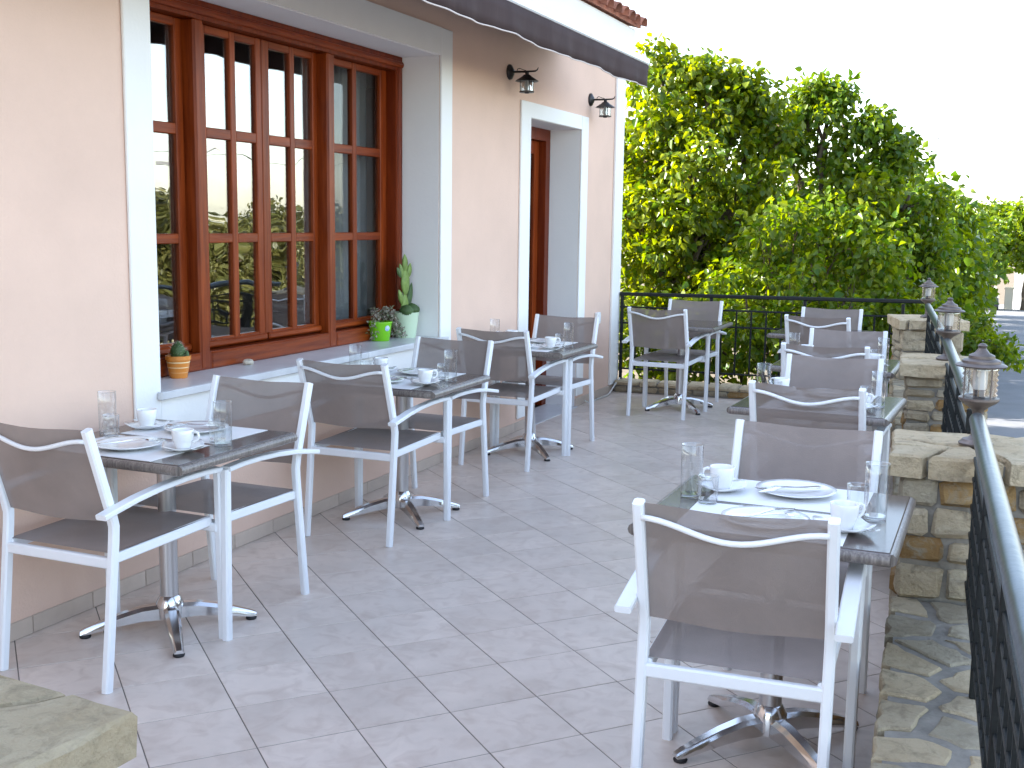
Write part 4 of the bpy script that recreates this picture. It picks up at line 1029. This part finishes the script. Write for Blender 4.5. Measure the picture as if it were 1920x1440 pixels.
# ================================================================== FAR THINGS
def pole(label, x, y, ztop, arm=False):
    gz = ground_z(y); t = thing('utility_pole', label, 'utility pole', (x, y, gz))
    MB().tube([(0, 0, -.2), (0, 0, ztop - gz)], [.13, .09], 12).done('shaft', 'concrete', t, True)
    MB().box(-.7, .7, -.05, .05, ztop - gz - .7, ztop - gz - .6, .01).done('cross_arm', 'concrete', t)
    for q_ in (-.6, 0, .6): MB().lathe([(0, 0), (.035, .01), (.02, .05), (.035, .07), (0, .12)], 8, (q_, 0, ztop - gz - .6)).done('insulator', 'porcelain', t, True)
    if arm: MB().tube([(0, 0, ztop - gz - .9), (-.3, 0, ztop - gz - .4), (-.8, 0, ztop - gz - .25), (-1.1, 0, ztop - gz - .35)], .03, 8).done('lamp_arm', 'concrete', t, True)
pole('pale utility pole rising behind the trees at right', -.13, 60, 6.4)
pole('concrete street pole across the road, mirrored in the window', 14.2, 22.3, 3.4, True)
wr = MB().tube([(14.2 + .02 * 0, 22.3 + (k - 6) * 3, 3.0 + .0125 * (k - 6) ** 2) for k in range(13)], .008, 5).done('overhead_wire', 'iron')
tag(wr, 'thin overhead wire across the road, mirrored in the window', 'wire')
y = 82; gz = ground_z(y)
t = thing('far_building', 'pale blue-white building edge at the right photo border, end of the road', 'building', (4.12, y, gz))
MB().box(0, 7, 0, 5, -.3, 3.05).done('wall', 'far_wall', t); MB().box(-.1, 7.1, -.1, 5.1, 3.05, 3.2).done('roof', 'cream_post', t)
for q_ in (1.0, 3.0, 5.0):
    wf = MB().box(q_, q_ + 1.0, -.06, -.002, 1.1, 2.3).done('window', 'white_wall', t); MB().box(q_ + .08, q_ + .92, -.075, -.061, 1.18, 2.22).done('pane', 'car_glass', wf)
t = thing('gate_post', 'sunlit cream gate post beside the parked car at the road end', 'gate post', (3.78, 80.5, ground_z(80.5)))
MB().box(-.25, .25, -.25, .25, -.2, 1.35, .02).done('shaft', 'cream_post', t); MB().box(-.31, .31, -.31, .31, 1.35, 1.47, .03).done('cap', 'cream_post', t)
# parked car
cy_, cx_ = 79.5, 2.35; t = thing('parked_car', 'dark parked car under the trees at the far end of the road', 'car', (cx_, cy_, ground_z(cy_) + .02), R(90 - 90))
def loft(secs, name, material, par, smooth='auto'):
    mb = MB(); vs_ = [p_ for s_ in secs for p_ in s_]; n_ = len(secs[0]); fs_ = [tuple(range(n_ - 1, -1, -1)), tuple(range((len(secs) - 1) * n_, len(secs) * n_))]
    for i in range(len(secs) - 1):
        for j_ in range(n_): fs_.append((i * n_ + j_, i * n_ + (j_ + 1) % n_, (i + 1) * n_ + (j_ + 1) % n_, (i + 1) * n_ + j_))
    mb.add(vs_, fs_); return mb.done(name, material, par, smooth)
def csec(y, hw, z0, z1, c=.12): return [(-hw + .03, y, z0), (hw - .03, y, z0), (hw, y, z0 + .15), (hw, y, z1 - c), (hw - c, y, z1), (-hw + c, y, z1), (-hw, y, z1 - c), (-hw, y, z0 + .15)]
body = loft([csec(-2.05, .70, .30, .78), csec(-1.9, .80, .22, .86), csec(-1.2, .84, .20, .90), csec(1.1, .84, .20, .92), csec(1.85, .80, .24, .90), csec(2.0, .72, .32, .80)], 'body', 'car', t)
def ksec(y, hw, z0, z1): return [(-hw, y, z0), (hw, y, z0), (hw - .12, y, z1), (-hw + .12, y, z1)]
loft([ksec(-1.0, .80, .88, .90), ksec(-.45, .78, .88, 1.36), ksec(.9, .78, .88, 1.40), ksec(1.6, .78, .88, .92)], 'cabin', 'car_glass', t)
MB().box(-.60, .60, -.42, .85, 1.36, 1.415, .02).done('roof', 'car', t)
for sx in (-1, 1):
    for yy in (-1.3, 1.25):
        wh = MB().lathe([(0, -.09), (.30, -.09), (.32, -.06), (.32, .06), (.30, .09), (0, .09)], 18).done('wheel', 'tyre', t, 'auto', loc=(sx * .76, yy, .31), rot=(0, R(90), 0))
        MB().lathe([(0, .095), (.19, .095), (.2, .088)], 14).lathe([(.2, -.088), (.19, -.095), (0, -.095)], 14).done('rim', 'brushed', wh, 'auto')
    MB().box(sx * .58 - .12, sx * .58 + .12, -2.055, -2.0, .60, .72, .01).done('headlight', 'bulb', t)
MB().box(-.78, .78, -2.1, -1.98, .30, .46, .03).done('bumper', 'car', t)
MB().box(-.25, .25, -2.108, -2.101, .36, .44).done('number_plate', 'plastic', t)
